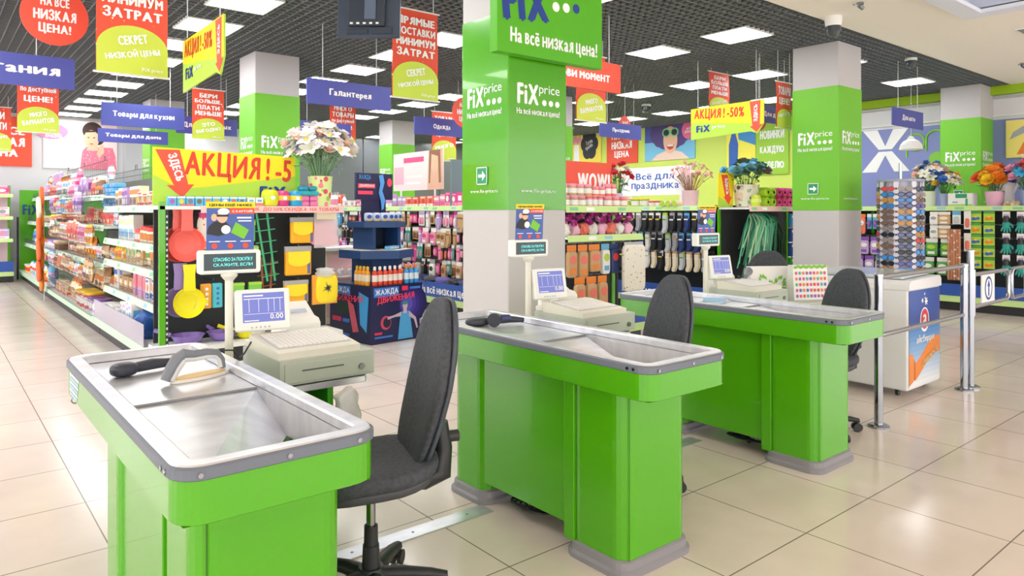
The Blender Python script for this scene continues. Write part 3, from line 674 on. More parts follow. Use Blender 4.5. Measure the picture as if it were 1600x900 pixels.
    o = text('С КАРТОЙ!', WHT, t, 0, 0, 0, 1, 1, .03); o.matrix_basis = R(.06, 'X') @ T(.047, -.0042, .168) @ S(.085, 1, .012)
cash_desk(1.07, 2.74, 'the nearest counter', 0)
cash_desk(2.79, 2.77, 'the middle counter', 1)
cash_desk(4.66, 2.87, 'the farthest counter', 2)
# things on the counters
def scanner(name, label, x, y, z, rz, lay=False, grey=True):
    A = m('scanner_grey', '7B808A', .4) if grey else m('scanner_dark', '363B48', .4); B2 = m('scanner_light', 'D7DADB', .4) if grey else m('scanner_navy', '39406E', .4)
    t = thing(name, label, 'scanner', (x, y, z), rz)
    return t, A, B2
t, A, B2 = scanner('barcode_scanner', 'grey handheld barcode scanner standing on its clear stand on the nearest counter', .72, 2.63, .834, .3); t.scale = (.82, .82, .82)
b = MB(); b.tube([(.14, 0, .025), (.135, 0, .06), (.11, 0, .095), (.06, 0, .105), (0, 0, .105), (-.05, 0, .115)], [.013, .015, .017, .017, .018, .022], A, 12); b.build('handle', t)
b = MB(); b.tube([(.13, -.002, .03), (.12, -.002, .07), (.09, -.002, .088), (0, -.002, .088), (-.05, -.002, .095)], [.01, .011, .012, .013, .015], B2, 10); b.build('inner_grip', t, label='pale inner grip')
b = MB(); b.tube([(-.04, 0, .118), (-.075, 0, .1), (-.105, 0, .055), (-.125, 0, .018)], [.02, .024, .024, .02], A, 12); b.build('head', t)
b = MB(); b.tube([(-.05, -.004, .09), (-.08, -.005, .06), (-.105, -.005, .015)], [.016, .019, .016], B2, 10); b.build('head_face', t, label='pale face of the head')
b = MB(); b.M = T(.03, 0, 0); b.prism([(-.15+.0*k, 0) if 0 else (.14*math.cos(2*PI*k/24)*(1 if math.cos(2*PI*k/24) > 0 else .95), .045*math.sin(2*PI*k/24)) for k in range(24)], 0, .014, m('stand_clear', 'E9E6DC', .15)); b.M = T(.03, 0, .0145); b.prism([(.12*math.cos(2*PI*k/24), .036*math.sin(2*PI*k/24)) for k in range(24)], 0, .004, m('amber_print', 'E8C98C', .5)); b.build('stand_plate', t, label='flat clear stand plate with amber insert')
b = MB(); b.tube([(.14, 0, .1), (.2, .01, .09), (.26, .05, .04), (.3, .07, .05), (.34, .07, .1)], .004, BLACKP, 6); b.build('cable', t)
t, A, B2 = scanner('barcode_scanner', 'dark barcode scanner lying behind the grey one on the nearest counter', .64, 2.86, .834, .25, grey=False)
b = MB(); b.tube([(-.09, 0, .022), (0, 0, .026), (.09, 0, .02)], [.018, .02, .014], A, 12); b.build('handle', t)
b = MB(); b.sellip(.045, .035, .024, .7, .7, A); b.M = Matrix.Identity(4); o = b.build('head', t, (-.1, 0, .024))
t, A, B2 = scanner('barcode_scanner', 'dark navy barcode scanner lying on the tray of the middle counter', 2.27, 2.86, .834, -.25, grey=False)
b = MB(); b.tube([(-.02, 0, .03), (.05, 0, .03), (.13, .0, .022)], [.02, .018, .012], A, 12); b.build('handle', t)
b = MB(); b.tube([(-.05, -.03, .035), (-.02, 0, .036)], [.036, .03], A, 14); b.build('head', t); b = MB(); b.tube([(-.012, -.002, .036), (.05, .0, .036)], [.02, .02], B2, 10); b.build('grip_insert', t, label='indigo grip insert')
b = MB(); b.sellip(.07, .035, .02, .7, .7, A); b.build('cradle', t, (-.1, .05, .02))
t = thing('leaflet_stack', 'pile of pale blue leaflets on the farthest counter', 'leaflets', (3.93, 2.73, .834), .35)
for k, cc in enumerate(('E9EDF2', 'BFD9EE', 'DDE7EF', '8FC0E4')): b = MB(); b.M = R(.15*(k-1.5)); b.box(-.1, .1, -.07, .07, .004*k, .004*k+.004, col(cc)); b.build('leaflet', t)
t = thing('barcode_scanner', 'grey barcode scanner leaning beside the screen at the farthest counter', 'scanner', (4.93, 3.2, .722))
b = MB(); b.tube([(0, -.06, .19), (.06, -.03, .2), (.13, 0, .22)], [.018, .022, .036], m('scanner_grey'), 12); b.build('body', t); b = MB(); b.lathe([(.04, 0), (.03, .01), (.012, .02), (.012, .19)], BLACKP, 14); b.build('stand', t)
t = thing('red_marker', 'short red marker lying behind the rim of the nearest counter', 'marker', (1.0, 2.72, .752)); t.name = 'marker'
b = MB(); b.tube([(-.03, -.03, 0), (.02, .02, 0)], .011, m('marker_red', 'E5502F', .4), 10); b.build('barrel', t); b = MB(); b.tube([(.02, .02, 0), (.045, .045, 0)], .012, BLACKP, 10); b.build('cap', t)
t.location.z = .733
# shopping bags and a film roll on and beside the desks
b = MB(); crumple(b, .05, .045, .09, BAGF, .8, 5); tag(b.build('plastic_bag', loc=(1.345, 2.715, .6)), 'crumpled clear plastic bag hanging at the edge of the nearest register stand', 'bag')
b = MB(); crumple(b, .09, .05, .1, BAGF, .8, 8); tag(b.build('plastic_bag', loc=(.99, 2.3, .42)), 'crumpled clear plastic bag hanging low behind the nearest counter', 'bag')
b = MB(); crumple(b, .07, .05, .05, BAGF, .8, 9); tag(b.build('plastic_bag', loc=(2.2, 2.2, .05)), 'scrap of clear plastic film on the floor under the middle counter', 'bag')
def paper_bag(name, label, x, y, z, wd, ht, rz, front, prints):
    t = thing(name, label, 'bag', (x, y, z), rz)
    b = MB(); b.rings([[(-wd/2, -.06, 0), (wd/2, -.06, 0), (wd/2, .06, 0), (-wd/2, .06, 0)], [(-wd/2, -.035, ht), (wd/2, -.035, ht), (wd/2, .035, ht), (-wd/2, .035, ht)]], front); b.build('bag_body', t)
    p = MB(); p.M = R(-math.atan2(.025, ht), 'X'); prints(p); p.build('print', t)
    return t
def tree(p):
    random.seed(5)
    for i in range(34):
        a = random.uniform(0, PI); r = random.uniform(.03, .15); cx, cz = r*math.cos(a), .07+r*math.sin(a)*.8
        th = a+random.uniform(-.4, .4); ca, sa = math.cos(th), math.sin(th)
        p.flat([(cx+ca*u-sa*v, cz+sa*u+ca*v) for u, v in ((-.022, 0), (0, -.01), (.024, 0), (0, .01))], -.063, m('leaf_print', '7CC633', .5))
t = paper_bag('shopping_bag', 'white shopping bag with a green leafy tree behind the farthest keyboard', 5.28, 3.16, .722, .34, .25, -.55, WHITE, tree)
def dots(p):
    random.seed(6); cs = ['E0508A', '5A6FC8', 'E98A4A', '57B5A0', 'A15BB5', 'E25252']
    for i in range(9):
        for j in range(5): p.disc(-.125+.031*i, .025+.045*j, .011, .014, -.063, col(random.choice(cs)), 10)
    for i in range(12): p.disc(-.13+.0236*i, .25+.008*(i % 2), .016, .012, -.063, m('leaf_print'), 10)
t = paper_bag('shopping_bag', 'white shopping bag printed with rows of small colourful icons', 5.42, 2.9, .722, .3, .27, -.5, WHITE, dots)
tt = thing('side_table', 'low grey table carrying the two printed shopping bags', 'table', (5.38, 3.04, 0))
b = MB(); b.rbox(-.2, .26, -.28, .26, .69, .722, BEIGEG, .01, .003); b.build('top', tt)
for sx in (-.17, .23):
    for sy in (-.25, .23): b = MB(); b.box(sx-.015, sx+.015, sy-.015, sy+.015, 0, .69, BEIGEG); b.build('leg', tt)

# ---------------------------------------------------------------- cashier chairs
def make_chair():
    """faces +X locally; origin on the floor below the gas lift"""
    t = thing('office_chair', '', 'chair')
    def wseat(x, y, z): return (x, y, z+.035*(x/.23)**2*(1 if x < 0 else -.6)+.02*(y/.24)**2)
    b = MB(); b.sellip(.235, .24, .042, .55, .72, BLACKF, 32, 14, wseat); b.build('seat', t, (0.0, 0, .475))
    b = MB(); b.sellip(.215, .22, .03, .45, .7, m('seat_shell', '45474C', .5), 28, 10, lambda x, y, z: wseat(x, y, z)); b.build('seat_shell', t, (0.0, 0, .438))
    def wb(x, y, z): return (x+.05*(z/.3)**2*.55-.13*(y/.22)**2*-.55*.45-.22*z, y*(1-.28*max(0, z/.31)**2-.12*max(0, -z/.31)), z)
    b = MB(); b.sellip(.036, .215, .318, .68, .82, BLACKF, 36, 20, wb); b.build('backrest', t, (-.235, 0, .775))
    b = MB(); b.sellip(.022, .213, .315, .6, .82, SHELL, 36, 20, wb); b.build('backrest_shell', t, (-.262, 0, .775), label='slate grey rear shell')
    b = MB(); b.tube([(-.1, 0, .415), (-.2, 0, .405), (-.265, 0, .43), (-.275, 0, .52), (-.262, 0, .62)], [.025, .035, .045, .035, .03], BLACKP, 10); b.build('back_bracket', t)
    b = MB(); b.tube([(-.27, 0, .56), (-.335, 0, .56)], .022, BLACKP, 12); b.build('tilt_knob', t)
    b = MB(); b.rbox(-.1, .1, -.07, .07, .395, .42, BLACKP, .02, .005); b.build('mechanism', t)
    b = MB(); b.tube([(.02, 0, .408), (.02, -.2, .4)], .007, BLACKP); b.build('lift_lever', t)
    b = MB(); b.cyl(0, 0, .26, .4, .017, CHROME, 16); b.build('gas_lift', t)
    b = MB(); b.lathe([(.034, .1), (.03, .2), (.026, .2), (.025, .27)], BLACKP, 18); b.build('lift_cover', t)
    b = MB(); b.lathe([(.05, .075), (.06, .09), (.045, .12), (.035, .12)], BLACKP, 18); b.build('hub', t)
    for k in range(5):
        a = 2*PI*k/5+.35; M0 = R(a)
        b = MB(); b.M = M0; b.rings([[(x, -wd, z-h), (x, wd, z-h), (x, wd*.8, z+h*.6), (x, 0, z+h), (x, -wd*.8, z+h*.6)] for x, wd, z, h in ((.03, .03, .095, .022), (.12, .026, .095, .02), (.22, .022, .085, .016), (.28, .018, .074, .012))], BLACKP, True); l = b.build('base_leg', t)
        b = MB(); b.M = M0 @ T(.268, 0, .029) @ R(PI/2, 'X')
        for q in (-.024, .008): b.cyl(0, 0, q, q+.016, .028, BLACKP, 18)
        b.cyl(0, 0, -.01, .01, .01, BLACKP, 10); b.M = M0; b.cyl(.268, 0, .03, .07, .008, BLACKP, 10); b.build('caster', l)
    return t
ch = make_chair(); ch.location = (1.26, 2.35, 0); ch.rotation_euler = (0, 0, math.radians(163))
ch['label'] = 'black office chair pushed in at the nearest checkout counter'; g = 'cashier chairs'; ch['group'] = g
dup(ch, (2.74, 2.42, 0), math.radians(157), 'black office chair between the middle and farthest counters', g)
dup(ch, (4.45, 2.33, 0), math.radians(154), 'black office chair behind the end of the farthest counter', g).scale = (1, 1, .955)
dup(ch, (6.05, 3.7, 0), math.radians(195), 'farthest black office chair, its back rising behind the icon shopping bag', g).scale = (1, 1, .95)

# ---------------------------------------------------------------- ice cream freezer, posts and swing gate
t = thing('chest_freezer', 'white ice cream chest freezer with a blue front at the far counter', 'freezer', (5.73, 2.27, 0))
FW = m('freezer_white', 'EDEEF0', .3)
b = MB(); b.rbox(0, .62, 0, .86, .055, .82, FW, .02, .01); b.build('cabinet', t)
b = MB(); pr = [(0, .82), (0, .86), (.03, .89), (.59, .905), (.62, .88), (.62, .82)]
b.rings([[(px, py, z) for px, z in pr] for py in (-.01, .87)], FW); b.build('top_frame', t)
b = MB(); b.M = T(0, 0, .905) @ R(-.03, 'Y'); b.rbox(.05, .57, .06, .8, -.012, .014, m('lid_glass', 'C9D8DC', .05), .02, .006); b.build('glass_lid', t)
p = MB(); y = -.003
NB = 12
for k in range(NB):
    f1 = k/NB; c = [int(a+(b2-a)*f1) for a, b2 in zip((236, 240, 244), (52, 120, 195))]
    p.rect(.015, .605, .075+.46*k/NB, .075+.46*(k+1)/NB, y, col('%02X%02X%02X' % tuple(c), .4))
p.rect(.015, .605, .535, .812, y, m('freezer_blue', '2A4FA5', .4))
OR = m('ribbon_orange', 'E8862A', .4)
def rib(z0, n=13): return [(.13+.475*i/(n-1), z0+.1*math.sin(PI*.9*i/(n-1)-.9)) for i in range(n)]
p.flat(rib(.2)+rib(.33)[::-1], y-.001, OR); p.flat([(.015, .09), (.1, .12), (.1, .3), (.06, .335), (.015, .33)], y-.001, OR); p.flat([(.1, .13), (.135, .12), (.14, .25), (.1, .29)], y-.0008, m('ribbon_dark', 'C4631D', .4))
p.build('front_print', t, label='blue and orange front print')
p = MB(); p.disc(.3, .575, .085, .095, y-.002, WHT, 28); p.disc(.3, .58, .07, .08, y-.0025, m('badge_red', 'D6324A', .4), 28)
for sx, sz, r in ((.3, .775, .012), (.26, .725, .02), (.33, .715, .03), (.31, .74, .012)):
    for k in range(3):
        q = PI*k/3; ca, sa = math.cos(q)*r, math.sin(q)*r; na, nb = -sa*.2, ca*.2
        p.flat([(sx-ca+na, sz-sa+nb), (sx+ca+na, sz+sa+nb), (sx+ca-na, sz+sa-nb), (sx-ca-na, sz-sa-nb)], y-.002-.0002*k, WHT)
p.build('round_badge', t)
text('а', WHT, t, .3, y-.004, .575, .07, .08, .04); text('айсберри', WHT, t, .31, y-.003, .425, .34, .075, .01); text('СЛИВОВСКОЕ', m('ribbon_text', 'F6D9A0', .5), t, .4, y-.004, .275, .32, .05, .02, ry=-.3)
for px, py in ((.07, .1), (.55, .1), (.07, .76), (.55, .76)):
    b = MB(); b.box(px-.02, px+.02, py-.02, py+.02, .04, .056, BLACKP); b.M = T(px, py, .025) @ R(PI/2, 'X'); b.cyl(0, 0, -.012, .012, .025, BLACKP, 16); b.build('caster', t)
def post(x, y, h, label):
    t = thing('barrier_post', label, 'post', (x, y, 0), 0, 'chrome barrier posts')
    b = MB(); b.lathe([(.068, 0), (.068, .012), (.055, .02), (.03, .022)], CHROME, 24); b.build('base_plate', t)
    b = MB(); b.cyl(0, 0, .02, h, .027, CHROME, 20); b.build('tube', t)
    b = MB(); b.lathe([(.03, h-.004), (.03, h+.006), (.02, h+.012)], m('steel_cap', 'BFC3C9', .3, 1.), 20); b.build('cap', t)
    return t
post(4.845, 2.1, 1.0, 'chrome barrier post standing beside the end of the farthest counter')
p2 = post(6.36, 2.1, .995, 'chrome barrier post carrying the two rails, in front of the freezer')
for z in (.985, .6):
    b = MB(); b.tube([(4.872, 2.1, z), (6.333, 2.1, z)], .017, CHROME, 12)
    tag(b.build('barrier_rail'), ('upper' if z > .7 else 'lower')+' chrome rail running between the two barrier posts', 'rail')
t = post(6.5, 2.1, 1.1, 'tallest chrome post carrying the swing gate with the arrow sign')
b = MB(); b.cyl(0, 0, .58, .95, .036, CHROME, 20); b.build('hinge_sleeve', t)
def gate(x, s, label):
    t = thing('swing_gate', label, 'gate', (x, 2.1, 0))
    b = MB(); pts = [(0, 0, .905)]+[(s*(.82+.06*math.sin(a)), 0, .845+.06*math.cos(a)) for a in [PI/2*i/5 for i in range(6)]]+[(s*(.82+.06*math.cos(a)), 0, .705-.06*math.sin(a)) for a in [PI/2*i/5 for i in range(6)]]+[(0, 0, .645)]
    b.tube(pts, .017, CHROME, 10); b.build('frame', t)
    p = MB(); p.rbox(s*.36-.15, s*.36+.15, -.006, .006, .65, .9, WHITE, .003, .002); q = p.build('sign_plate', t)
    p = MB(); cx = s*.36
    p.disc(cx, .775, .09, .1, -.007, NAVY, 28); p.disc(cx, .775, .068, .078, -.0075, WHT, 28); p.flat([(cx-.016, .71), (cx+.016, .71), (cx+.016, .79), (cx+.036, .79), (cx, .85), (cx-.036, .79), (cx-.016, .79)], -.008, NAVY); p.build('arrow_print', q)
gate(6.536, 1, 'chrome swing gate with a white plate bearing a blue up arrow')
gate(8.38, -1, 'second chrome swing gate cut off by the right edge')
t = post(8.42, 2.1, 1.1, 'chrome post of the second swing gate outside the right edge')
# ---------------------------------------------------------------- merchandise: one mesh of each kind and colouring, copied as separate objects
PAL = {'red': 'E0403A', 'orange': 'F28A2A', 'yellow': 'F8D63A', 'lime': 'B5D84A', 'green': '56A84A', 'teal': '2FA79A', 'sky blue': '63B4E4', 'blue': '3E6FC4', 'navy': '2C3F78',
       'purple': '8A5AAF', 'lilac': 'C7A8DC', 'pink': 'F29AB8', 'magenta': 'DE3F8E', 'coral': 'F27C6A', 'white': 'F5F3EF', 'cream': 'F4E6C8', 'tan': 'CFA678', 'brown': '8A5A3C', 'grey': 'A6A8AD', 'black': '2E3035', 'silver': 'C9CDD2'}
def pc(n): return col(PAL[n], .4)
PM = {}
def pmesh(kind, a, b2, c, v=0):
    key = (kind, a, b2, c, v)
    if key in PM: return PM[key]
    rr = random.Random(repr(key)); A, B_, C_ = pc(a), pc(b2), pc(c)
    b = MB()
    if kind == 'carton':
        w, d, h = ((.11, .08, .17), (.14, .09, .13), (.09, .07, .2), (.17, .1, .1))[v % 4]
        b.rbox(-w/2, w/2, -d/2, d/2, 0, h, A, .003, .002)
        y = -d/2-.0012
        b.rect(-w*.5, w*.5, h*.06, h*.3, y, B_); b.disc(w*rr.uniform(-.1, .15), h*.55, w*.27, h*.2, y-.0004, C_, 16); b.rect(-w*.36, w*.36, h*.82, h*.92, y, B_); b.rect(-w*.3, w*.2, h*.14, h*.2, y-.0005, A)
        for sx in (-1, 1):
            x = sx*(w/2+.0012); b.face([(x, -d*.4, h*.1), (x, d*.4, h*.1), (x, d*.4, h*.32), (x, -d*.4, h*.32)], B_)
            b.face([(x, -d*.3, h*.45), (x, d*.3, h*.45), (x, d*.3, h*.8), (x, -d*.3, h*.8)], C_)
    elif kind == 'pouch':
        w, h, d = ((.13, .19, .05), (.16, .22, .06), (.1, .15, .04), (.18, .16, .06))[v % 4]
        n = 8; mt = []
        for s in (-1, 1):
            for j in range(10):
                zz = [h*(j+q)/10 for q in (0, 1)]; f = (j+.5)/10
                mt = B_ if f < .12 or f > .9 else C_ if .4 < f < .62 else A
                g = lambda x, z: (x*w/2*(1-.08*math.sin(PI*z/h)), s*d/2*max(0, (1-x**4))*max(.03, math.sin(PI*min(1, max(0, z/h)))**.5)+.004*math.sin(9*x+14*z/h), z)
                b.add([g(-1+2*i/n, z) for z in zz for i in range(n+1)], [((i, i+1, i+n+2, i+n+1) if s < 0 else (i+1, i, i+n+1, i+n+2)) for i in range(n)], mt, True)
        b.disc(0, h*.28, w*.22, h*.1, -d*.52, B_, 14)
    elif kind == 'bottle':
        r, h = ((.032, .19), (.04, .23), (.028, .16))[v % 3]
        b.lathe([(r*.9, 0), (r, .008), (r, h*.18), (r, h*.55), (r*.98, h*.64), (r*.45, h*.8), (r*.4, h*.84), (r*.48, h*.84), (r*.48, h*.98), (r*.4, h)], A, 14, [A, A, B_, A, A, A, C_, C_, C_])
    elif kind == 'jar':
        r, h = ((.045, .1), (.055, .12), (.038, .13))[v % 3]
        b.lathe([(r*.92, 0), (r, .006), (r, h*.2), (r, h*.62), (r*.92, h*.75), (r*.95, h*.78), (r*.95, h*.96), (r*.88, h)], A, 16, [A, A, B_, A, C_, C_, C_])
    elif kind == 'tub':
        r, h = ((.06, .11), (.075, .13), (.05, .09))[v % 3]
        b.lathe([(r*.8, 0), (r*.84, h*.2), (r*.93, h*.7), (r*.97, h*.85), (r*1.04, h*.86), (r*1.04, h*.96), (r*.9, h)], A, 18, [A, B_, A, C_, C_, C_])
    elif kind == 'roll':
        b.M = T(0, 0, .045) @ R(PI/2, 'X'); b.lathe([(.012, -.07), (.045, -.07), (.045, .07), (.012, .07)], A, 18, [B_, A, B_])
    elif kind == 'stack':                           # flat packs piled up, a shrink-wrapped brick
        w, d = .2, .12
        b.rbox(-w/2, w/2, -d/2, d/2, 0, .055, A, .015, .012); b.rect(-w*.35, w*.35, .016, .038, -d/2-.001, B_); b.rect(-w*.1, w*.1, .02, .034, -d/2-.0015, C_)
    elif kind == 'blister':                         # carded item for a hook: z=0 is the hook hole at the top
        w, h = ((.09, .2), (.11, .17), (.07, .22))[v % 3]
        b.rbox(-w/2, w/2, -.003, .0, -h, .02, A, .001, .0008); b.rect(-w/2, w/2, -.035, .015, -.0035, B_)
        b.M = T(0, -.012, -h*.62); b.sellip(w*.3, .018, h*.28, .6, .7, C_, 14, 8)
    elif kind == 'hangbag':
        w, h, d = ((.14, .22, .05), (.12, .26, .05), (.16, .2, .06))[v % 3]
        b.box(-w/2, w/2, -.002, .002, -.045, .015, B_); b.M = T(0, 0, -.045-h/2)
        b.sellip(w/2, d/2, h/2, .35, .35, A, 20, 12); b.M = Matrix.Identity(4); b.disc(0, -.05-h*.3, w*.36, h*.16, -d/2-.002, C_, 16); b.rect(-w*.3, w*.3, -.045-h*.85, -.045-h*.65, -d/2-.002, B_)
    elif kind == 'sock':
        b.rbox(-.04, .04, -.012, .012, -.07, .015, B_, .002, .001); b.rect(-.025, .025, -.05, -.02, -.013, C_)
        for s in (0, 1):
            o = [(-.042, -.02), (.03, -.02), (.034, -.17), (.03, -.2), (.0, -.262), (-.03, -.275), (-.055, -.255), (-.05, -.225), (-.034, -.19)]
            b.M = T(.012*s, .009*(2*s-1), 0) @ R(PI/2, 'X'); b.prism(o, -.008, .008, A)
        b.M = T(0, -.0185, 0); b.rect(-.04, .03, -.09, -.07, 0, C_)
    elif kind == 'glove':
        b.rbox(-.045, .045, -.004, .004, -.075, .015, B_, .01, .001); b.rect(-.03, .03, -.055, -.025, -.0045, C_)
        D_ = pc('black'); b.tube([(0, 0, -.05), (0, 0, -.14)], [.035, .042], D_, 12)
        b.M = S(1, .45, 1); b.tube([(0, 0, -.13), (0, 0, -.165), (0, 0, -.22)], [.04, .05, .045], A, 12); b.M = Matrix.Identity(4)
        for q, (x, l) in enumerate(((-.036, .06), (-.013, .08), (.011, .085), (.034, .07))): b.tube([(x, 0, -.21), (x*1.4, -.01, -.21-l*.6), (x*1.5, -.018, -.21-l)], [.014, .013, .008], A, 8)
        b.tube([(.042, 0, -.16), (.075, -.01, -.185), (.08, -.015, -.22)], [.015, .014, .009], A, 8)
    elif kind == 'seedpack':
        b.rbox(-.06, .06, -.006, .006, -.13, .02, A, .002, .001); b.rect(-.06, .06, -.015, .02, -.0065, B_)
        for x, z, r in ((-.02, -.085, .028), (.022, -.08, .024), (.0, -.055, .02)): b.disc(x, z, r, r*.8, -.007-.0003*r, C_ if r > .022 else pc('yellow'), 12)
    elif kind == 'hardbox':                         # small gift box / cosmetics box, tall print
        w, d, h = ((.1, .06, .14), (.13, .07, .19))[v % 2]
        b.rbox(-w/2, w/2, -d/2, d/2, 0, h, A, .002, .001); y = -d/2-.001
        b.rect(-w*.5, w*.5, h*.62, h*.85, y, B_)
        for q in (-.28, 0, .28): b.disc(w*q, h*.3, w*.1, h*.2, y-.0005, C_, 10)
    PM[key] = b.mesh(kind)
    return PM[key]
KN = {'carton': 'cardboard box', 'pouch': 'foil pouch', 'bottle': 'bottle', 'jar': 'lidded jar', 'tub': 'plastic tub', 'roll': 'roll', 'stack': 'flat soft pack', 'blister': 'carded item', 'hangbag': 'hanging bag',
      'sock': 'socks', 'glove': 'work glove', 'seedpack': 'seed packet', 'hardbox': 'printed box'}
WIDTH = {'carton': (.12, .15, .1, .18), 'pouch': (.14, .17, .11, .19), 'bottle': (.075, .09, .065), 'jar': (.1, .12, .085), 'tub': (.135, .165, .115), 'roll': (.1,), 'stack': (.21,), 'blister': (.105, .125, .085), 'hangbag': (.155, .135, .175), 'sock': (.115,), 'glove': (.14,), 'seedpack': (.135,), 'hardbox': (.11, .14)}
def prod(kind, a, b2, c, v, loc, rz, label, group, tilt=0.):
    o = bpy.data.objects.new(kind if kind not in ('hangbag', 'seedpack', 'hardbox') else {'hangbag': 'hanging_bag', 'seedpack': 'seed_packet', 'hardbox': 'printed_box'}[kind], pmesh(kind, a, b2, c, v)); C.objects.link(o)
    o.location = loc; o.rotation_euler = (tilt, 0, rz)
    o['label'] = label; o['category'] = KN[kind].split()[-1] if kind != 'sock' else 'socks'; o['group'] = group
    return o
def fill(org, rz, x0, x1, y, z, kinds, pals, where, seed, group=None, gap=.008, jit=.012, rev=True, tilt=0., s=1., run=(1, 2, 2, 3, 4)):
    """a row of goods along local x; named from the near end (rev: near end is at large x)"""
    rr = random.Random(seed); M = T(*org) @ R(rz); x = x1 if rev else x0; n = 0; sg = -1 if rev else 1; sc = s
    kind, v, a, b2, c, left = None, 0, '', '', '', 0
    while True:
        if left <= 0:
            kind = rr.choice(kinds); v = rr.randrange(len(WIDTH[kind])); a, b2, c = rr.choice(pals); left = rr.choice(run)
        wd = WIDTH[kind][v]*sc
        if (x-wd < x0) if rev else (x+wd > x1): break
        p = M @ Vector((x+sg*wd/2, y+rr.uniform(-jit, jit), z))
        o = prod(kind, a, b2, c, v, p, rz+rr.uniform(-.06, .06), '%s %s with %s print, %s, %s from %s' % (a, KN[kind], b2, where, ORD[min(n, 39)], 'near end' if rev else 'left'), group or KN[kind]+'s on the '+where, tilt)
        if sc != 1: o.scale = (sc, sc, sc*rr.uniform(.92, 1.05))
        x += sg*(wd+gap); n += 1; left -= 1
FOOD = [('orange', 'yellow', 'white'), ('red', 'white', 'yellow'), ('cream', 'red', 'orange'), ('white', 'coral', 'tan'), ('yellow', 'orange', 'red'), ('tan', 'brown', 'cream'), ('white', 'sky blue', 'pink'), ('coral', 'cream', 'red'), ('white', 'orange', 'brown'), ('pink', 'white', 'magenta'), ('cream', 'brown', 'orange'), ('sky blue', 'white', 'orange'), ('brown', 'cream', 'orange'), ('lilac', 'white', 'purple'), ('silver', 'white', 'coral')]
WARM = [('orange', 'yellow', 'cream'), ('yellow', 'red', 'white'), ('tan', 'orange', 'cream'), ('coral', 'white', 'orange'), ('cream', 'orange', 'tan')]
BLUES = [('sky blue', 'white', 'blue'), ('blue', 'white', 'sky blue'), ('white', 'sky blue', 'grey')]
PINKS = [('pink', 'white', 'magenta'), ('magenta', 'pink', 'white'), ('white', 'pink', 'grey'), ('lilac', 'white', 'pink'), ('coral', 'white', 'red')]
MIX = [('black', 'grey', 'pink'), ('pink', 'white', 'magenta'), ('white', 'grey', 'black'), ('teal', 'white', 'grey'), ('grey', 'black', 'silver'), ('tan', 'white', 'brown'), ('lilac', 'magenta', 'white'), ('black', 'white', 'coral'), ('sky blue', 'navy', 'white'), ('magenta', 'black', 'pink'), ('white', 'lilac', 'pink')]
SOCKS = [('black', 'white', 'yellow'), ('grey', 'white', 'tan'), ('white', 'grey', 'lime'), ('navy', 'sky blue', 'white'), ('black', 'grey', 'white'), ('silver', 'lime', 'green'), ('cream', 'tan', 'white'), ('grey', 'yellow', 'white')]

# ---------------------------------------------------------------- shelving
def shelf_unit(name, label, org, rz, L, depth, base_d, shelves, back, h, skirt=None, strip=MINT, fences=True, posts=(0, 1), cat='shelf', post_mat=None, peg=()):
    """front faces local -Y; x 0..L; the back board stands at y=depth"""
    PMT = post_mat or GREEN
    t = thing(name, label, cat, org, rz)
    b = MB(); b.box(0, L, depth-.03, depth, .0, h, back); b.build('back_board', t)
    for x in posts:
        b = MB(); xx = min(max(x*L, .025), L-.025); b.box(xx-.025, xx+.025, depth-.05, depth-.0, 0, h, PMT); b.build('upright', t)
    b = MB(); b.box(0, L, depth-base_d+.05, depth-.03, 0, .17, BLACKP); b.build('kick_base', t)
    b = MB(); b.box(0, L, depth-base_d, depth-.03, .17, .2, SHELFW); s = b.build('bottom_shelf', t)
    k = MB(); k.box(0, L, depth-base_d-.012, depth-base_d-.0005, .125, .21, strip if not skirt else LIMES); k.build('price_strip', s)
    if skirt:
        k = MB(); k.box(0, L, depth-base_d, depth-base_d+.012, .212, skirt, SKIRT); k.build('blue_skirt', t, label='blue front skirt')
    for sd, z in shelves:
        b = MB(); b.box(0, L, depth-sd, depth-.03, z-.025, z, SHELFW); s = b.build('shelf', t)
        k = MB(); k.M = T(0, depth-sd-.001, z-.02) @ R(-.25, 'X'); k.box(0, L, -.01, -.002, -.035, .035, strip)
        n = int(L/.24)
        for i in range(n):
            if (i*7+int(z*50)) % 3: k.rect(.05+i*.24, .17+i*.24, -.018, .018, -.0105, (m('tag_green', '8CCFA0', .5), m('tag_white', 'F7FAF7', .5), m('tag_blue', '9BC7DF', .5))[i % 3])
        k.build('price_strip', s)
        if fences:
            k = MB(); y = depth-sd+.004; nn = int(L/.06)
            for q in (.03, .1): k.tube([(0, y, z+q), (L, y, z+q)], .0022, DWIRE, 5)
            for i in range(nn+1): k.tube([(L*i/nn, y, z), (L*i/nn, y, z+.1)], .0018, DWIRE, 4)
            k.build('wire_fence', s)
    for z in peg:
        k = MB(); k.tube([(0, depth-.05, z+.005), (L, depth-.05, z+.005)], .006, DWIRE, 6)
        for i in range(int(L/.12)): k.tube([(.06+i*.12, depth-.05, z+.005), (.06+i*.12, depth-base_d+.1, z+.005), (.06+i*.12, depth-base_d+.09, z+.02)], .0028, m('hook_steel', 'C5C9CE', .3, .8), 5)
        k.build('peg_row', t)
    return t
GB = m('gondola_back', '6E7A70', .6); GBG = m('gondola_green_back', '4FB52A', .5)
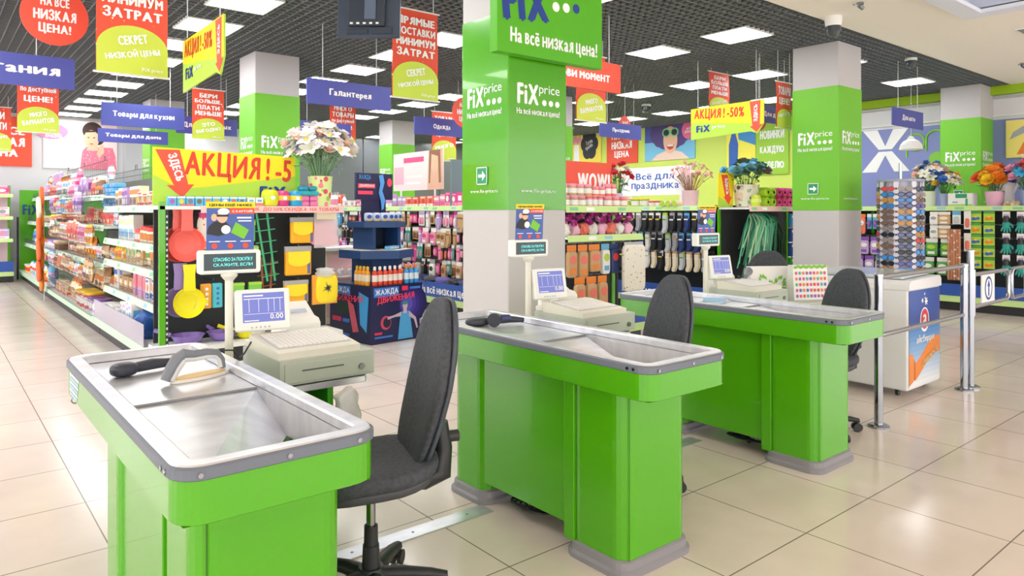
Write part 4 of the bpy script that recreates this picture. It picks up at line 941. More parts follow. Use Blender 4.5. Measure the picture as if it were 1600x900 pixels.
# the long left gondola: three bays facing the aisle (local x runs towards the camera)
shelf_unit('gondola_bay', 'near bay of the long left gondola, next to the black kitchenware end', (1.6, 9.4, 0), NX, 2.42, .75, .85, ((.75, 1.46), (.75, 1.1), (.75, .86), (.75, .55)), GB, 1.62)
shelf_unit('gondola_bay', 'middle bay of the long left gondola, with slanted wire bins', (1.6, 13.4, 0), NX, 3.98, .75, .85, ((.75, 1.6), (.75, 1.24), (.75, .79)), GB, 1.85, fences=True)
shelf_unit('gondola_bay', 'far bay of the long left gondola, with green back panels', (1.6, 18.0, 0), NX, 4.58, .75, .85, ((.62, 1.68), (.7, 1.2), (.75, .75)), GBG, 1.85)
fb = bpy.data.objects['gondola_bay.002']
b = MB(); b.rbox(-.035, -.002, -.1, .75, 0, 1.86, GREEN, .004, .002); b.build('end_panel', fb, label='green end panel'); text('FiX', NAVY, fb, 0, .1, 1.45, .3, .2, .05, PI/2)
b = MB(); b.cyl(-.02, -.13, 0, 1.3, .02, BLACKP, 10); b.build('bumper_post', fb)
A0 = (1.6, 9.4, 0)
fill(A0, NX, .05, 2.38, .13, 1.462, ['bottle', 'carton', 'hardbox'], [('cream', 'red', 'orange'), ('lilac', 'purple', 'white'), ('white', 'orange', 'brown'), ('cream', 'coral', 'yellow')], 'near left bay top shelf', 1, s=1.5)
fill(A0, NX, .05, 2.38, .14, 1.102, ['carton', 'jar', 'pouch', 'hardbox'], [('coral', 'white', 'red'), ('white', 'coral', 'tan'), ('white', 'cream', 'sky blue'), ('cream', 'orange', 'red')], 'near left bay second shelf', 2, s=1.4)
fill(A0, NX, .05, 2.38, .13, .862, ['pouch', 'bottle', 'carton'], [('yellow', 'orange', 'brown'), ('navy', 'white', 'sky blue'), ('tan', 'cream', 'orange'), ('cream', 'tan', 'green')], 'near left bay third shelf', 3, s=1.05)
fill(A0, NX, .05, 2.38, .13, .552, ['carton', 'carton', 'hardbox'], [('pink', 'lilac', 'coral'), ('cream', 'orange', 'brown'), ('white', 'blue', 'orange'), ('tan', 'brown', 'cream')], 'near left bay fourth shelf', 4, s=1.3)
fill(A0, NX, .05, 1.7, .0, .202, ['carton'], [('white', 'sky blue', 'grey'), ('white', 'coral', 'tan'), ('white', 'lilac', 'sky blue')], 'near left bay bottom shelf', 5, gap=.004, s=1.5)
b = MB(); b.box(0, .004, 0, 2.4, 0, .2, m('clear_screen', 'D9D3E2', .2, alpha=.6)); tag(b.build('shelf_screen', loc=(1.492, 6.99, .211)), 'clear plastic front screen along the bottom shelf of the near left bay', 'screen')
b = MB(); crumple(b, .12, .09, .14, col('2F63B5', .3), .7, 21); tag(b.build('gift_bag', loc=(1.66, 7.5, .34)), 'crumpled blue bag on the bottom shelf beside the green post', 'bag')
fill(A0, NX, 2.1, 2.4, .02, .202, ['pouch'], [('brown', 'orange', 'cream')], 'near left bay bottom corner', 56)
A1 = (1.6, 13.4, 0)
fill(A1, NX, 1.3, 3.1, .16, 1.602, ['pouch', 'carton'], FOOD, 'middle bay top shelf', 6, s=1.5)
fill(A1, NX, .1, 1.3, .16, 1.602, ['pouch', 'hardbox'], PINKS+FOOD[:3], 'middle bay far top shelf', 61, s=1.5)
for r in range(6): fill(A1, NX, 3.12, 3.96, .16, 1.4+.06*r, ['stack'], [('sky blue', 'blue', 'white')], 'blue pile layer %s' % ORD[r], 70+r, group='blue packs piled in the middle left bay', jit=.03, gap=.004)
fill(A1, NX, .1, 3.9, .17, 1.242, ['pouch', 'carton', 'jar'], FOOD, 'middle bay second shelf', 8, s=1.3)
fill(A1, NX, .1, 3.9, .17, .792, ['pouch', 'pouch', 'carton', 'jar'], FOOD+WARM, 'middle bay third shelf', 9, s=1.35)
fill(A1, NX, .1, 3.9, .02, .202, ['pouch', 'carton', 'tub'], FOOD+WARM, 'middle bay bottom shelf', 10, s=1.6)
fill(A1, NX, .1, 3.9, .22, .36, ['pouch', 'tub'], WARM+FOOD, 'middle bay bottom rear row', 102, s=1.7)
fill(A1, NX, .1, 2.9, .26, 1.82, ['pouch', 'stack', 'pouch'], FOOD+PINKS, 'middle bay topmost layer', 103, s=1.25, jit=.03)
A2 = (1.6, 18, 0)
fill(A2, NX, .3, 4.4, .2, .46, ['pouch'], FOOD+BLUES, 'far bay bottom rear row', 104, s=1.6)
fill(A2, NX, .3, 4.4, .38, 1.88, ['pouch'], PINKS+FOOD, 'far left bay topmost layer', 105, s=1.3)
fill(A2, NX, .3, 4.4, .25, 1.682, ['pouch', 'hardbox'], PINKS+BLUES, 'far left bay top shelf', 11, s=1.3)
fill(A2, NX, .3, 4.4, .18, 1.202, ['pouch', 'jar', 'carton'], FOOD, 'far left bay second shelf', 12, s=1.3)
fill(A2, NX, .3, 4.4, .14, .752, ['pouch', 'tub'], FOOD+BLUES, 'far left bay third shelf', 13, s=1.4)
fill(A2, NX, .3, 4.4, .02, .202, ['pouch', 'tub'], [('red', 'orange', 'yellow'), ('yellow', 'red', 'white'), ('sky blue', 'white', 'lilac'), ('white', 'sky blue', 'red')], 'far left bay bottom shelf', 14, s=1.7)
# bin fronts: wire baskets with goods behind, hung under the strips of the middle bay
for z, q in ((1.38, 'top'), (1.02, 'second'), (.57, 'third'), (.21, 'bottom')):
    b = MB(); y = -.11; n = 60
    for k in (0, .07, .14, .2): b.tube([(0, y+.02*(k > .1), k), (3.9, y+.02*(k > .1), k)], .003, DWIRE, 5)
    for i in range(n+1): b.tube([(3.9*i/n, y, 0), (3.9*i/n, y+.02, .2)], .002, DWIRE, 4)
    for i in (0, n): b.tube([(3.9*i/n, y, .2), (3.9*i/n, .1, .2)], .003, DWIRE, 4); b.tube([(3.9*i/n, y, 0), (3.9*i/n, .1, 0)], .003, DWIRE, 4)
    b.build('wire_bin', bpy.data.objects['gondola_bay.001'], (.04, -.04 if q != 'bottom' else -.02, z))
    if q in ('second', 'third', 'top'): fill((1.56, 13.36, 0), NX, .1, (3.8 if q != 'top' else 3.0), -.06, z+.005, ['pouch'], FOOD if q != 'third' else WARM+FOOD, 'middle bay %s hanging bin' % q, 30+len(q), jit=.005, s=1.25)
# hanging strip of orange bags
t = thing('clip_strip', 'orange snack bags clipped in a long strip on the left gondola', 'clip strip', (1.45, 13.5, 0), NX)
b = MB(); b.box(-.02, .02, -.004, 0, .0, 1.75, WHITE); b.build('strip', t)
for k in range(9):
    b = MB(); b.M = T((-.06, .06)[k % 2], -.03-.05*(k % 2), .32+k*.165) @ R((-.35, -.6, -.15)[k % 3], 'Y'); b.sellip(.1, .03, .17, .4, .4, (pc('orange'), pc('cream'), col('F26A2A', .4))[k % 3 if k > 5 else (0, 2)[k % 2]], 16, 8); b.build('snack_bag', t)
# wire racks along the top of the gondola
for y0, L, h, lab in ((13.3, 3.85, .16, 'wire divider rack standing on top of the middle left bay'), (17.9, 4.4, .42, 'taller wire divider rack standing on top of the far left bay')):
    b = MB()
    for z in (.0, h*.5, h): b.tube([(0, 0, z), (L, 0, z)], .005, DWIRE, 6)
    n = int(L/.09)
    for i in range(n+1): b.tube([(L*i/n, 0, 0), (L*i/n, 0, h)], .0025, DWIRE, 4)
    for q in (.2, L/2, L-.2): b.tube([(q-.06, 0, h), (q-.05, 0, h+.07), (q+.05, 0, h+.07), (q+.06, 0, h)], .005, DWIRE, 6)
    tag(b.build('wire_divider', loc=(2.335, y0, 1.855), rz=NX), lab, 'wire rack')
fill((2.33, 13.3, 0), NX, .1, 3.8, -.02, 1.86, ['pouch'], FOOD[:6], 'loose top row above the middle bay', 15) if 0 else None

# ---------------------------------------------------------------- black kitchenware end of the left gondola (faces the counters)
EY = 6.98
t = thing('end_display', 'black pegboard end display with kitchenware behind the nearest counter', 'shelf', (1.53, 6.55, 0))
b = MB(); b.box(.04, 1.67, .4, .43, .1, 1.44, PEG); b.build('pegboard', t)
b = MB(); b.rbox(-.005, .045, .02, .06, .24, 1.5, GREEN, .004, .002); b.build('green_post', t, label='green post')
b = MB(); b.box(.05, .075, .05, .09, .24, 1.43, m('slotted_upright', '3A3F45', .5))
for i in range(24): b.box(.056, .069, .048, .0505, .26+i*.048, .28+i*.048, WHT)
b.build('slotted_upright', t)
b = MB(); b.box(.0, 1.67, .02, .43, 1.435, 1.465, SHELFW); s = b.build('top_shelf', t)
k = MB(); k.box(.33, 1.68, .0, .018, 1.405, 1.468, m('pale_coral_strip', 'F7C9C6', .5)); k.build('printed_strip', s)
text('ВЫБЕРИ ПОДАРОК  ДО 50% СКИДКА  НА ТОВАРЫ', m('strip_red', 'EE7A70', .5), t, 1.0, -.0015, 1.436, 1.25, .04, .03)
b = MB(); b.box(.0, 1.67, .0, .43, .2, .24, SHELFW); b.build('base_shelf', t); b = MB(); b.box(.02, 1.65, .05, .43, 0, .2, BLACKP); b.build('kick_base', t)
for x, z in ((.19, 1.38), (.2, .88), (.4, 1.38), (.95, 1.4), (1.25, 1.36), (1.25, 1.08), (1.25, .76), (1.52, 1.4), (1.52, .82), (.46, .8), (.75, 1.38), (.75, 1.12)): b = MB(); b.tube([(x, .4, z), (x, .1, z), (x, .09, z+.015)], .004, CHROME, 6); b.build('hook', t)
board = arrow_board(2.16, 6.78, 1.52, 1.26, .45, 0, '', False)
board['label'] = 'huge yellow and green sale board standing on top of the kitchenware end'
for ch2 in list(board.children): bpy.data.objects.remove(ch2)
b = MB(); b.M = R(PI/2, 'X'); b.prism([(-.64, -.05), (.64, -.05), (.64, .43), (-.64, .46)], -.008, .008, m('board_lime')); b.build('board', board)
p = MB(); p.flat([(-.64, .22), (-.42, .1), (-.2, .12), (.64, .24), (.64, .43), (-.64, .46)], -.0095, YEL)
p.flat([(-.62, .44), (-.42, .445), (-.35, .14), (-.3, .14), (-.4, .02), (-.53, .13), (-.47, .13)], -.0105, m('arrow_red')); p.build('yellow_print', board)
text('АКЦИЯ ! -5', m('deep_red'), board, .11, -.0115, .295, .98, .26, .03, ry=.045); text('ЗДЕСЬ', WHT, board, -.455, -.0115, .29, .25, .085, .05, ry=PI/2-.3)
text('FiX', NAVY, board, .42, -.0115, .08, .26, .11, .05)
FRY = 6.6
def ladle(x, z, cname, hexc, label, k=0, s=1.):
    t = thing('strainer', label, 'strainer', (x, FRY+.05+.05*k, z))
    M = col(hexc, .3)
    b = MB(); b.M = T(0, 0, 0) @ R(PI/2, 'X'); r = .15*s
    b.lathe([(.012, -.0), (r*.6, .005), (r*.85, .02), (r*.97, .05), (r, .055), (r*1.02, .05), (r*.9, .015), (r*.6, -.002), (.012, -.008)], M, 32); b.build('bowl', t)
    b = MB(); b.M = T(.0, -.05, r*.8) @ R(PI/2, 'X'); b.prism([(-.05, 0), (.05, 0), (.045, .14), (.055, .23), (-.055, .23), (-.045, .14)], -.006, .008, M); b.build('handle', t)
    b = MB(); b.M = T(r*.98, -.05, .0) @ R(PI/2, 'X'); b.prism([(0, -.03), (.035, 0), (0, .03)], -.004, .004, M); b.build('spout', t)
ladle(1.755, 1.13, 'red', 'F0665C', 'front coral red strainer with a long handle, hanging top left', 0)
ladle(1.70, 1.13, 'red', 'F0665C', 'coral red strainer hanging behind the front coral one', 1)
ladle(1.775, .62, 'yellow', 'F2E81C', 'bright yellow strainer hanging below the coral ones', 0, .88)
ladle(1.71, .63, 'purple', 'A48CD0', 'lilac strainer hanging behind the yellow one', 1, .88)
def pan(x, y, hexc, label, r, a):
    t = thing('sieve_bowl', label, 'bowl', (x, y, .24), a)
    M = col(hexc, .3)
    b = MB(); b.lathe([(r*.5, 0), (r*.75, .02), (r, .08), (r*1.05, .082), (r*.92, .08), (r*.7, .03), (.005, .012)], M, 28); b.build('bowl', t)
    b = MB(); b.tube([(r, 0, .08), (r+.07, 0, .1), (r+.14, 0, .125)], [.02, .016, .02], M, 10); b.build('handle', t)
pan(1.8, 6.75, '8F74BE', 'purple bowl with a handle lying on the base of the kitchenware end', .14, 2.6)
pan(2.1, 6.75, '8F74BE', 'second purple bowl on the base beside the first', .13, 1.9)
pan(2.32, 6.72, 'F2E81C', 'yellow bowl on the base of the kitchenware end', .12, 2.8)
t = thing('oven_mitt', 'white floral oven mitt with pink trim hanging behind the promo card', 'mitt', (1.93, 6.68, 1.08))
b = MB(); b.sellip(.07, .02, .15, .5, .5, voronoi_print('floral_print', 22, ['F2A03C', 'F27A3C', 'E9C46A'], 'FBF3E6', .22), 18, 12); b.build('mitt', t, (0, 0, .15)); b = MB(); b.box(-.05, .07, -.022, .022, .28, .33, pc('magenta')); b.build('cuff', t)
def bagpack(x, z, wd, ht, label, clear=True, y=6.68):
    t = thing('flat_pack', label, 'pack', (x, y, z))
    b = MB(); b.rbox(-wd/2, wd/2, -.03, .03, 0, ht*.82, col('F9B51C', .4), .02, .01); b.build('body', t)
    b = MB(); b.M = R(PI/2, 'X'); b.prism([(-wd*.42, ht*.82), (wd*.42, ht*.82)]+[(wd*.42*math.cos(a), ht*.5-ht*.2*math.sin(a)) for a in [PI*i/12 for i in range(13)]], .031, .036, col('FBE32A', .4)); b.build('flap', t, label='lemon yellow flap')
    b = MB(); b.box(wd*.32, wd*.44, -.033, -.031, ht*.05, ht*.4, col('6A6F9A')); b.build('tag', t)
    b = MB(); b.box(-wd/2, wd/2, -.02, .02, ht*.8, ht, CLEAR); b.build('clear_bag_top', t, label='clear bag top')
bagpack(2.83, 1.11, .23, .25, 'upper yellow-orange pouch pack on the right side of the kitchenware end')
bagpack(2.79, .8, .26, .28, 'middle yellow-orange pouch pack below the upper one')
bagpack(2.77, .53, .24, .22, 'lowest yellow-orange pouch pack, just above the printer')
t = thing('apron_bag', 'clear bag with soft pink fabric hanging at the right edge of the kitchenware end', 'bag', (3.06, 6.68, 1.06))
b = MB(); crumple(b, .12, .04, .13, pc('pink'), .6, 31); b.build('pink_fabric', t, (0, 0, .14)); b = MB(); b.box(-.125, .125, -.05, -.045, 0, .36, m('film_pink', 'FBEFF1', .2, alpha=.35)); b.build('clear_film', t); b = MB(); b.box(-.1, .1, -.052, -.05, .28, .35, pc('cream')); b.build('header', t)
t = thing('splat_bag', 'yellow bag with a black ink splash print at the right of the kitchenware end', 'bag', (3.06, 6.66, .5))
b = MB(); b.sellip(.115, .03, .14, .5, .55, col('FBE32A', .4), 24, 14); b.build('yellow_pouch', t, (0.02, 0, .15))
p = MB(); random.seed(9)
for i in range(11):
    a = i*.571+.2; l = random.uniform(.03, .075); ca, sa = math.cos(a), math.sin(a); p.flat([(.02+ca*l, .16+sa*l), (.02-sa*.008, .16+ca*.008), (.02+sa*.008, .16-ca*.008)], -.033-.0001*i, BLK)
p.disc(.02, .16, .02, .018, -.0345, BLK, 14); p.build('splash_print', t); b = MB(); b.box(-.13, .13, .0, .02, .0, .29, col('F5A83A', .4)); b.build('orange_back', t); b = MB(); crumple(b, .09, .04, .05, BAGF, .7, 33); b.build('bag_top', t, (0, 0, .31))
def trellis(x, z0, z1, hexc, label, lean, rungs, y=6.66):
    t = thing('plant_trellis', label, 'trellis', (x, y, z0))
    M = col(hexc, .4); h = z1-z0
    for s in (-1, 1): b = MB(); b.tube([(s*.05+lean, 0, h), (s*.03*1.2+(lean*-.3), 0, 0)], .011, M, 8); b.build('rail', t)
    for k in range(rungs):
        q = (k+.5)/rungs; xx = lean*q-lean*.3*(1-q); wv = .075+.035*q
        b = MB(); b.tube([(xx-wv, -.01, h*q-.012), (xx+wv, -.01, h*q+.012)], .005, M, 6); b.build('rung', t)
trellis(2.5, .76, 1.4, '3FB07A', 'green plastic plant trellis leaning across the black pegboard', -.07, 6)
trellis(2.5, .66, .98, '9A5A3A', 'brown plant trellis below the green one', 0, 3, 6.72)
for i, (x, z, wd, ht, hx, lab) in enumerate(((2.33, 1.14, .1, .2, '5CC06A', 'small green packet hanging beside the promo card'), (2.35, .86, .12, .24, '7ED9A8', 'mint green packet hanging beside the customer display'), (2.2, .66, .16, .1, '7CCB4A', 'flat green packet hanging left of the brown trellis'), (2.38, .66, .12, .1, '7CCB4A', 'second flat green packet touching the brown trellis'))):
    t = thing('packet', lab, 'packet', (x, 6.7, z)); b = MB(); b.rbox(-wd/2, wd/2, -.02, .02, 0, ht, col(hx, .4), .01, .006); b.build('body', t); b = MB(); b.box(-wd/2, wd/2, -.0215, -.02, ht*.75, ht*.95, pc('lime')); b.build('header', t)
t = thing('sponge_set', 'orange and teal sponge set hanging in the middle of the pegboard', 'sponges', (1.985, 6.68, .55))
for k, (hx, x) in enumerate((('F0A63A', -.05), ('4FC0D0', .045))):
    b = MB(); b.rbox(x-.045, x+.045, -.03, .03, 0, .22, col(hx, .5), .02, .008); b.build('sponge', t)
    b = MB()
    for q in range(4): b.disc(x, .04+q*.045, .014, .014, -.0305, WHT if k == 0 else pc('blue'), 10)
    b.build('dots', t)
# goods on its top shelf
for i in range(9):
    x = 1.6+i*.074; t = thing('bulb_box', 'small sky blue picture box on the kitchenware top shelf, %s from left' % ORD[i], 'box', (x+.035, 6.63, 1.466), 0, 'small blue boxes on the kitchenware top shelf')
    b = MB(); b.rbox(-.034, .034, -.03, .03, 0, .085, col('5CB6DE', .4), .002, .001); b.build('box', t); p = MB(); p.disc(0, .04, .02, .022, -.0312, col(('B05AC0', 'D8D83A', '7A8088', '6A7058', 'E88A2A', 'C8B83A', 'F0F0F0', 'E05A4A', '5A6A90')[i], .4), 14); p.rect(-.034, .034, .068, .08, -.031, WHT); p.build('picture', t)
for i in range(2):
    t = thing('bulb_box', ('white and coral box right of the small blue boxes', 'second white and coral box beside the lunch pots')[i], 'box', (2.31+i*.075, 6.62, 1.466)); b = MB(); b.rbox(-.034, .034, -.03, .03, 0, .08, WHITE, .002, .001); b.build('box', t); p = MB(); p.rect(-.034, .034, .0, .03, -.031, pc('coral')); p.rect(-.02, .02, .04, .06, -.031, pc('sky blue')); p.build('picture', t)
def pot(x, y, z, r, h, c1, c2, label):
    t = thing('food_pot', label, 'pot', (x, y, z)); M1, M2 = col(c1, .3), col(c2, .35)
    b = MB(); b.lathe([(r*.7, 0), (r*.95, .01), (r*1.03, h*.3), (r*1.05, h*.38)], M1, 24); b.build('pot_body', t); b = MB(); b.lathe([(r*1.06, h*.38), (r*1.06, h*.68)], M2, 24); b.build('sleeve', t, label='yellow sleeve'); b = MB(); b.lathe([(r*1.05, h*.68), (r*1.0, h*.85), (r*.8, h*.97), (r*.4, h)], M1, 24); b.build('lid', t)
    b = MB(); b.disc(0, h*.52, r*.3, h*.12, -r*1.09, WHT, 14); b.build('sticker', t)
pot(2.5, 6.64, 1.466, .075, .155, 'E5E52A', 'C8E03A', 'lemon yellow lunch pot on the kitchenware top shelf'); pot(2.62, 6.64, 1.466, .062, .15, 'E23F8F', 'F6C83A', 'magenta lunch pot with a yellow sleeve'); pot(2.745, 6.64, 1.466, .066, .15, '2FA6DE', 'F6D03A', 'blue lunch pot with a yellow sleeve')
t = thing('egg_box', 'stack of pink and teal divided boxes right of the blue lunch pot', 'box', (2.885, 6.66, 1.466))
for k, (z, hx) in enumerate(((0, 'F07FB8'), (.052, 'F07FB8'))):
    for q in (-.045, .045): b = MB(); b.rbox(q-.043, q+.043, -.05, .05, z, z+.05, col(hx, .3), .02, .012); b.build('pink_cell', t)
b = MB(); b.rbox(-.1, .1, -.055, .055, .106, .15, col('38B4C2', .3), .02, .012); b.build('teal_lid', t); 
for q in (-.055, .045): b = MB(); b.rbox(q-.042, q+.042, -.045, .045, .152, .2, col('2F9FC4', .3), .02, .014); b.build('blue_cell', t)

# ---------------------------------------------------------------- flowers
def bloom(kind, c1, c2, r):
    key = ('bloom', kind, c1, c2, r)
    if key in PM: return PM[key]
    b = MB(); A, B_ = col(c1, .6), col(c2, .6)
    n, l, w, tip = {'lily': (6, 1., .32, .35), 'daisy': (9, 1., .22, .1), 'rose': (8, .8, .45, .55), 'pompom': (14, .9, .2, .5)}[kind]
    for ring in range(2 if kind in ('rose', 'pompom') else 1):
        for i in range(n):
            a = 2*PI*i/n+ring*.3; k = 1-.35*ring; b.M = R(a)
            pts = []
            for u, ww in ((.08, .3), (.45, 1.), (.8, .75), (1., .08)):
                z = r*(tip+ring*.35)*math.sin(u*1.5); pts.append([(r*l*k*u, -r*w*k*ww, z-.004*r), (r*l*k*u, 0, z-r*.06*ww), (r*l*k*u, r*w*k*ww, z)])
            b.rings([p for p in pts], A, True, caps=False, closed=False)
    b.M = Matrix.Identity(4); b.sphere((0, 0, r*.15), r*.18, B_, 8)
    PM[key] = b.mesh('flower'); return PM[key]
def bouquet(label, x, y, z, pr, ph, potmat, spread, height, flowers, n, leafc='5E9A52', vase='vase', seed=1, prof=None, petal_r=.05, foliage=20):
    t = thing('bouquet', label, 'flowers', (x, y, z)); rr = random.Random(seed)
    b = MB(); b.lathe(prof or [(pr*.75, 0), (pr*.8, .01), (pr, ph), (pr*.94, ph), (pr*.7, .03)], potmat, 24); b.build(vase, t)
    st = MB(); lf = MB(); G1 = col(leafc, .6); pts = []
    for i in range(n):
        u = (i+.5)/n; a = i*2.39996; q = math.sqrt(u); th = q*1.25
        dx, dy, dz = math.sin(th)*math.cos(a), math.sin(th)*math.sin(a)*.8, math.cos(th)
        k = rr.uniform(.82, 1.05); p = Vector((dx*spread*k, dy*spread*k, ph+height*(.25+.75*dz)*k)); pts.append((p, Vector((dx, dy, dz+.25)).normalized()))
        st.tube([(dx*pr*.4, dy*pr*.4, ph*.3), (dx*pr*.8, dy*pr*.8, ph+.01), tuple(p*.6+Vector((0, 0, ph*.4))), tuple(p)], .0035, G1, 5)
    for i in range(foliage):
        p, d = pts[rr.randrange(n)]; q = p*rr.uniform(.55, .9)+Vector((rr.uniform(-.04, .04), rr.uniform(-.04, .04), 0)); q.z = max(q.z, ph*.9); a = rr.uniform(0, 6.28); l = rr.uniform(.06, .12)
        lf.M = T(*q) @ R(a) @ R(rr.uniform(-.9, .2), 'Y'); lf.rings([[(0, -.004, 0), (0, 0, 0), (0, .004, 0)], [(l*.4, -l*.2, .01), (l*.4, 0, 0), (l*.4, l*.2, .01)], [(l, -.002, -.01), (l, 0, -.012), (l, .002, -.01)]], G1, True, caps=False, closed=False)
    st.build('stems', t)
    if foliage: lf.build('leaves', t)
    for i, (p, d) in enumerate(pts):
        f = flowers[i % len(flowers)]; o = bpy.data.objects.new('flower', bloom(f[0], f[1], f[2], petal_r*f[3])); C.objects.link(o); o.parent = t; o.location = p; o.rotation_euler = d.to_track_quat('Z', 'Y').to_euler()
    return t
FLP = voronoi_print('rose_vase_print', 17, ['E2506A', 'F08A9A', 'C6E06A', '9CC84A', 'F7D9DC'], 'DCEBA0', .42)
bouquet('big bouquet of white lilies and roses in a floral vase on the kitchenware end', 3.03, 6.7, 1.466, .12, .3, FLP, .34, .5, [('lily', 'FBFAF6', 'F2D86A', 1.15), ('daisy', 'FFFFFF', 'F6C84A', .9), ('rose', 'FBF1EE', 'F5B8B8', .9), ('lily', 'F4F5F0', 'CFE0A0', 1.1), ('rose', 'FAD9C8', 'F0A070', .8), ('daisy', 'E4E2F4', '6E78C8', .8)], 80, '8DB58A', 'floral_vase', 4, petal_r=.1, foliage=70)
# ---------------------------------------------------------------- low pink cabinet beside the kitchenware end
t = thing('low_cabinet', 'low cream and pink cabinet with a white top right of the kitchenware end', 'cabinet', (3.66, 8.05, 0))
b = MB(); b.rbox(0, .5, 0, .4, .06, .94, col('F7EFD2', .6), .004, .002); b.build('body', t)
b = MB(); b.box(.07, .43, -.008, 0, .14, .9, col('F7C9C8', .6)); b.build('pink_panel', t, label='pink front panel')
b = MB(); b.rbox(-.1, .6, -.05, .42, .94, .98, WHITE, .01, .004); b.build('top', t)
b = MB(); b.rbox(-.02, .52, -.14, -.008, .62, .64, WHITE, .01, .004); b.build('ledge', t)
b = MB(); b.box(-.04, .0, -.02, .4, 0, .94, GREEN); b.build('green_post', t)
b = MB(); b.box(.02, .48, .03, .38, 0, .06, PLINTH); b.build('plinth', t)
for i, x in enumerate((3.74, 3.87, 4.0)):
    t = thing('piggy_bank', ('left', 'middle', 'right')[i]+' white piggy figure on the white ledge of the pink cabinet', 'figurine', (x, 7.98, .64))
    b = MB(); b.sellip(.045, .05, .04, .9, .9, WHITE, 16, 10); b.build('body', t, (0, 0, .045)); b = MB(); b.sphere((0, -.045, .07), .028, WHITE, 10); b.build('head', t)
    for s in (-1, 1): b = MB(); b.sphere((s*.018, -.04, .1), .01, pc('pink'), 8); b.build('ear', t)

# ---------------------------------------------------------------- sports drink stand
t = thing('drink_stand', 'dark blue tiered sports drink stand with a basketball player on its base', 'display stand', (3.633, 6.772, 0), .118)
DK = m('stand_navy', '1E2250', .35); DB = m('stand_blue', '24477E', .4)
b = MB(); b.box(0, .69, 0, .8, 0, .62, DK); b.build('base_box', t)
def stand_print(p, wd, ox, side):
    NEON, NB2 = col('E8355F', .4), col('3F7FD8', .4)
    for k in range(5): p.disc(ox+wd*(.8-.03*k), .4, .2-.03*k, .2-.03*k, -.002-.0003*k, col(('241F5C', '2B2570', '3A2C86', '4A3A9C', '5A55B8')[k], .4), 24) if not side else None
    p.rect(ox+.03, ox+wd*.52, .5, .6, -.0035, NB2)
    if not side:
        p.disc(ox+wd*.27, .22, .07, .075, -.005, col('D04A6A', .4), 22); p.disc(ox+wd*.29, .22, .05, .055, -.0053, col('1B1B3A', .4), 18)
        J, SK = col('4FA8E0', .4), col('C9B4C4', .5)
        p.flat([(ox+wd*.5, .02), (ox+wd*.8, .02), (ox+wd*.76, .2), (ox+wd*.74, .32), (ox+wd*.56, .32), (ox+wd*.53, .2)], -.0055, J)
        p.flat([(ox+wd*.6, .3), (ox+wd*.68, .3), (ox+wd*.67, .37), (ox+wd*.61, .37)], -.0058, SK); p.disc(ox+wd*.64, .385, .034, .045, -.0085, SK, 16); p.disc(ox+wd*.64, .415, .035, .022, -.0088, col('3E8F86', .4), 14)
        p.flat([(ox+wd*.57, .32), (ox+wd*.42, .29), (ox+wd*.3, .28), (ox+wd*.3, .25), (ox+wd*.44, .27), (ox+wd*.56, .27)], -.006, SK); p.flat([(ox+wd*.72, .32), (ox+wd*.86, .24), (ox+wd*.9, .12), (ox+wd*.87, .12), (ox+wd*.82, .22), (ox+wd*.72, .26)], -.006, SK)
        p.rect(ox+wd*.06, ox+wd*.2, .1, .125, -.005, NEON); p.rect(ox+wd*.06, ox+wd*.4, .06, .08, -.005, NB2); p.rect(ox+wd*.58, ox+wd*.7, .55, .6, -.004, NEON); p.rect(ox+wd*.74, ox+wd*.95, .56, .585, -.004, NB2)
    else:
        p.disc(ox+wd*.35, .36, .16, .07, -.004, col('1A3A2C', .4), 20); p.flat([(ox+wd*.45, .45), (ox+wd*.6, .4), (ox+wd*.72, .12), (ox+wd*.58, .1), (ox+wd*.5, .3)], -.005, col('D9596E', .4)); p.flat([(ox+wd*.72, .55), (ox+wd*.95, .5), (ox+wd*.9, .12), (ox+wd*.75, .2)], -.0045, col('3FA0E0', .4))
        p.rect(ox+.06, ox+wd*.3, .2, .25, -.005, NEON); p.rect(ox+wd*.33, ox+wd*.5, .2, .24, -.005, NB2); p.rect(ox+.06, ox+wd*.5, .05, .08, -.005, NB2)
p = MB(); stand_print(p, .69, 0, False); p.build('front_print', t, label='print of a basketball player in blue')
text('ЖАЖДА', WHT, t, .2, -.005, .55, .3, .07, .02, ry=-.04); text('ДВИЖЕНИЯ', m('neon_red', 'FF4A6E', .4), t, .32, -.0075, .475, .5, .085, .02, ry=-.06)
p = MB(); stand_print(p, .8, -.8, True); q = p.build('side_print', t, rz=NX, label='print of a runner'); text('ЖАЖДА', WHT, t, -.005, .58, .55, .36, .07, .02, NX); text('ДВИЖЕНИЯ', m('neon_red'), t, -.007, .45, .46, .6, .085, .02, NX, ry=-.03)
HX, HY = .37, .42
b = MB(); b.box(HX-.2, HX+.2, HY-.2, HY+.2, .62, .93, DB); b.build('lower_core', t)
def hexagon(rx, ry): return [(HX+rx*math.cos(PI/3*k+PI/6), HY+ry*math.sin(PI/3*k+PI/6)) for k in range(6)]
for nm, rx, z0, z1 in (('lower_tray', .42, .9, .99), ('upper_tray', .33, 1.24, 1.3)):
    b = MB(); b.prism(hexagon(rx, rx), z0, z1, DB); o = b.build(nm, t); b = MB(); b.prism(hexagon(rx-.02, rx-.02), z1-.02, z1+.004, m('tray_wood', 'E8DCC8', .5) if nm[0] == 'l' else DB); b.build('tray_floor', o)
b = MB(); b.box(HX-.19, HX-.15, HY-.19, HY+.19, .99, 1.24, DB); b.box(HX+.15, HX+.19, HY-.19, HY+.19, .99, 1.24, DB); b.box(HX-.15, HX+.15, HY+.05, HY+.09, .99, 1.24, m('niche_navy', '10233F', .4)); b.build('upper_core', t)
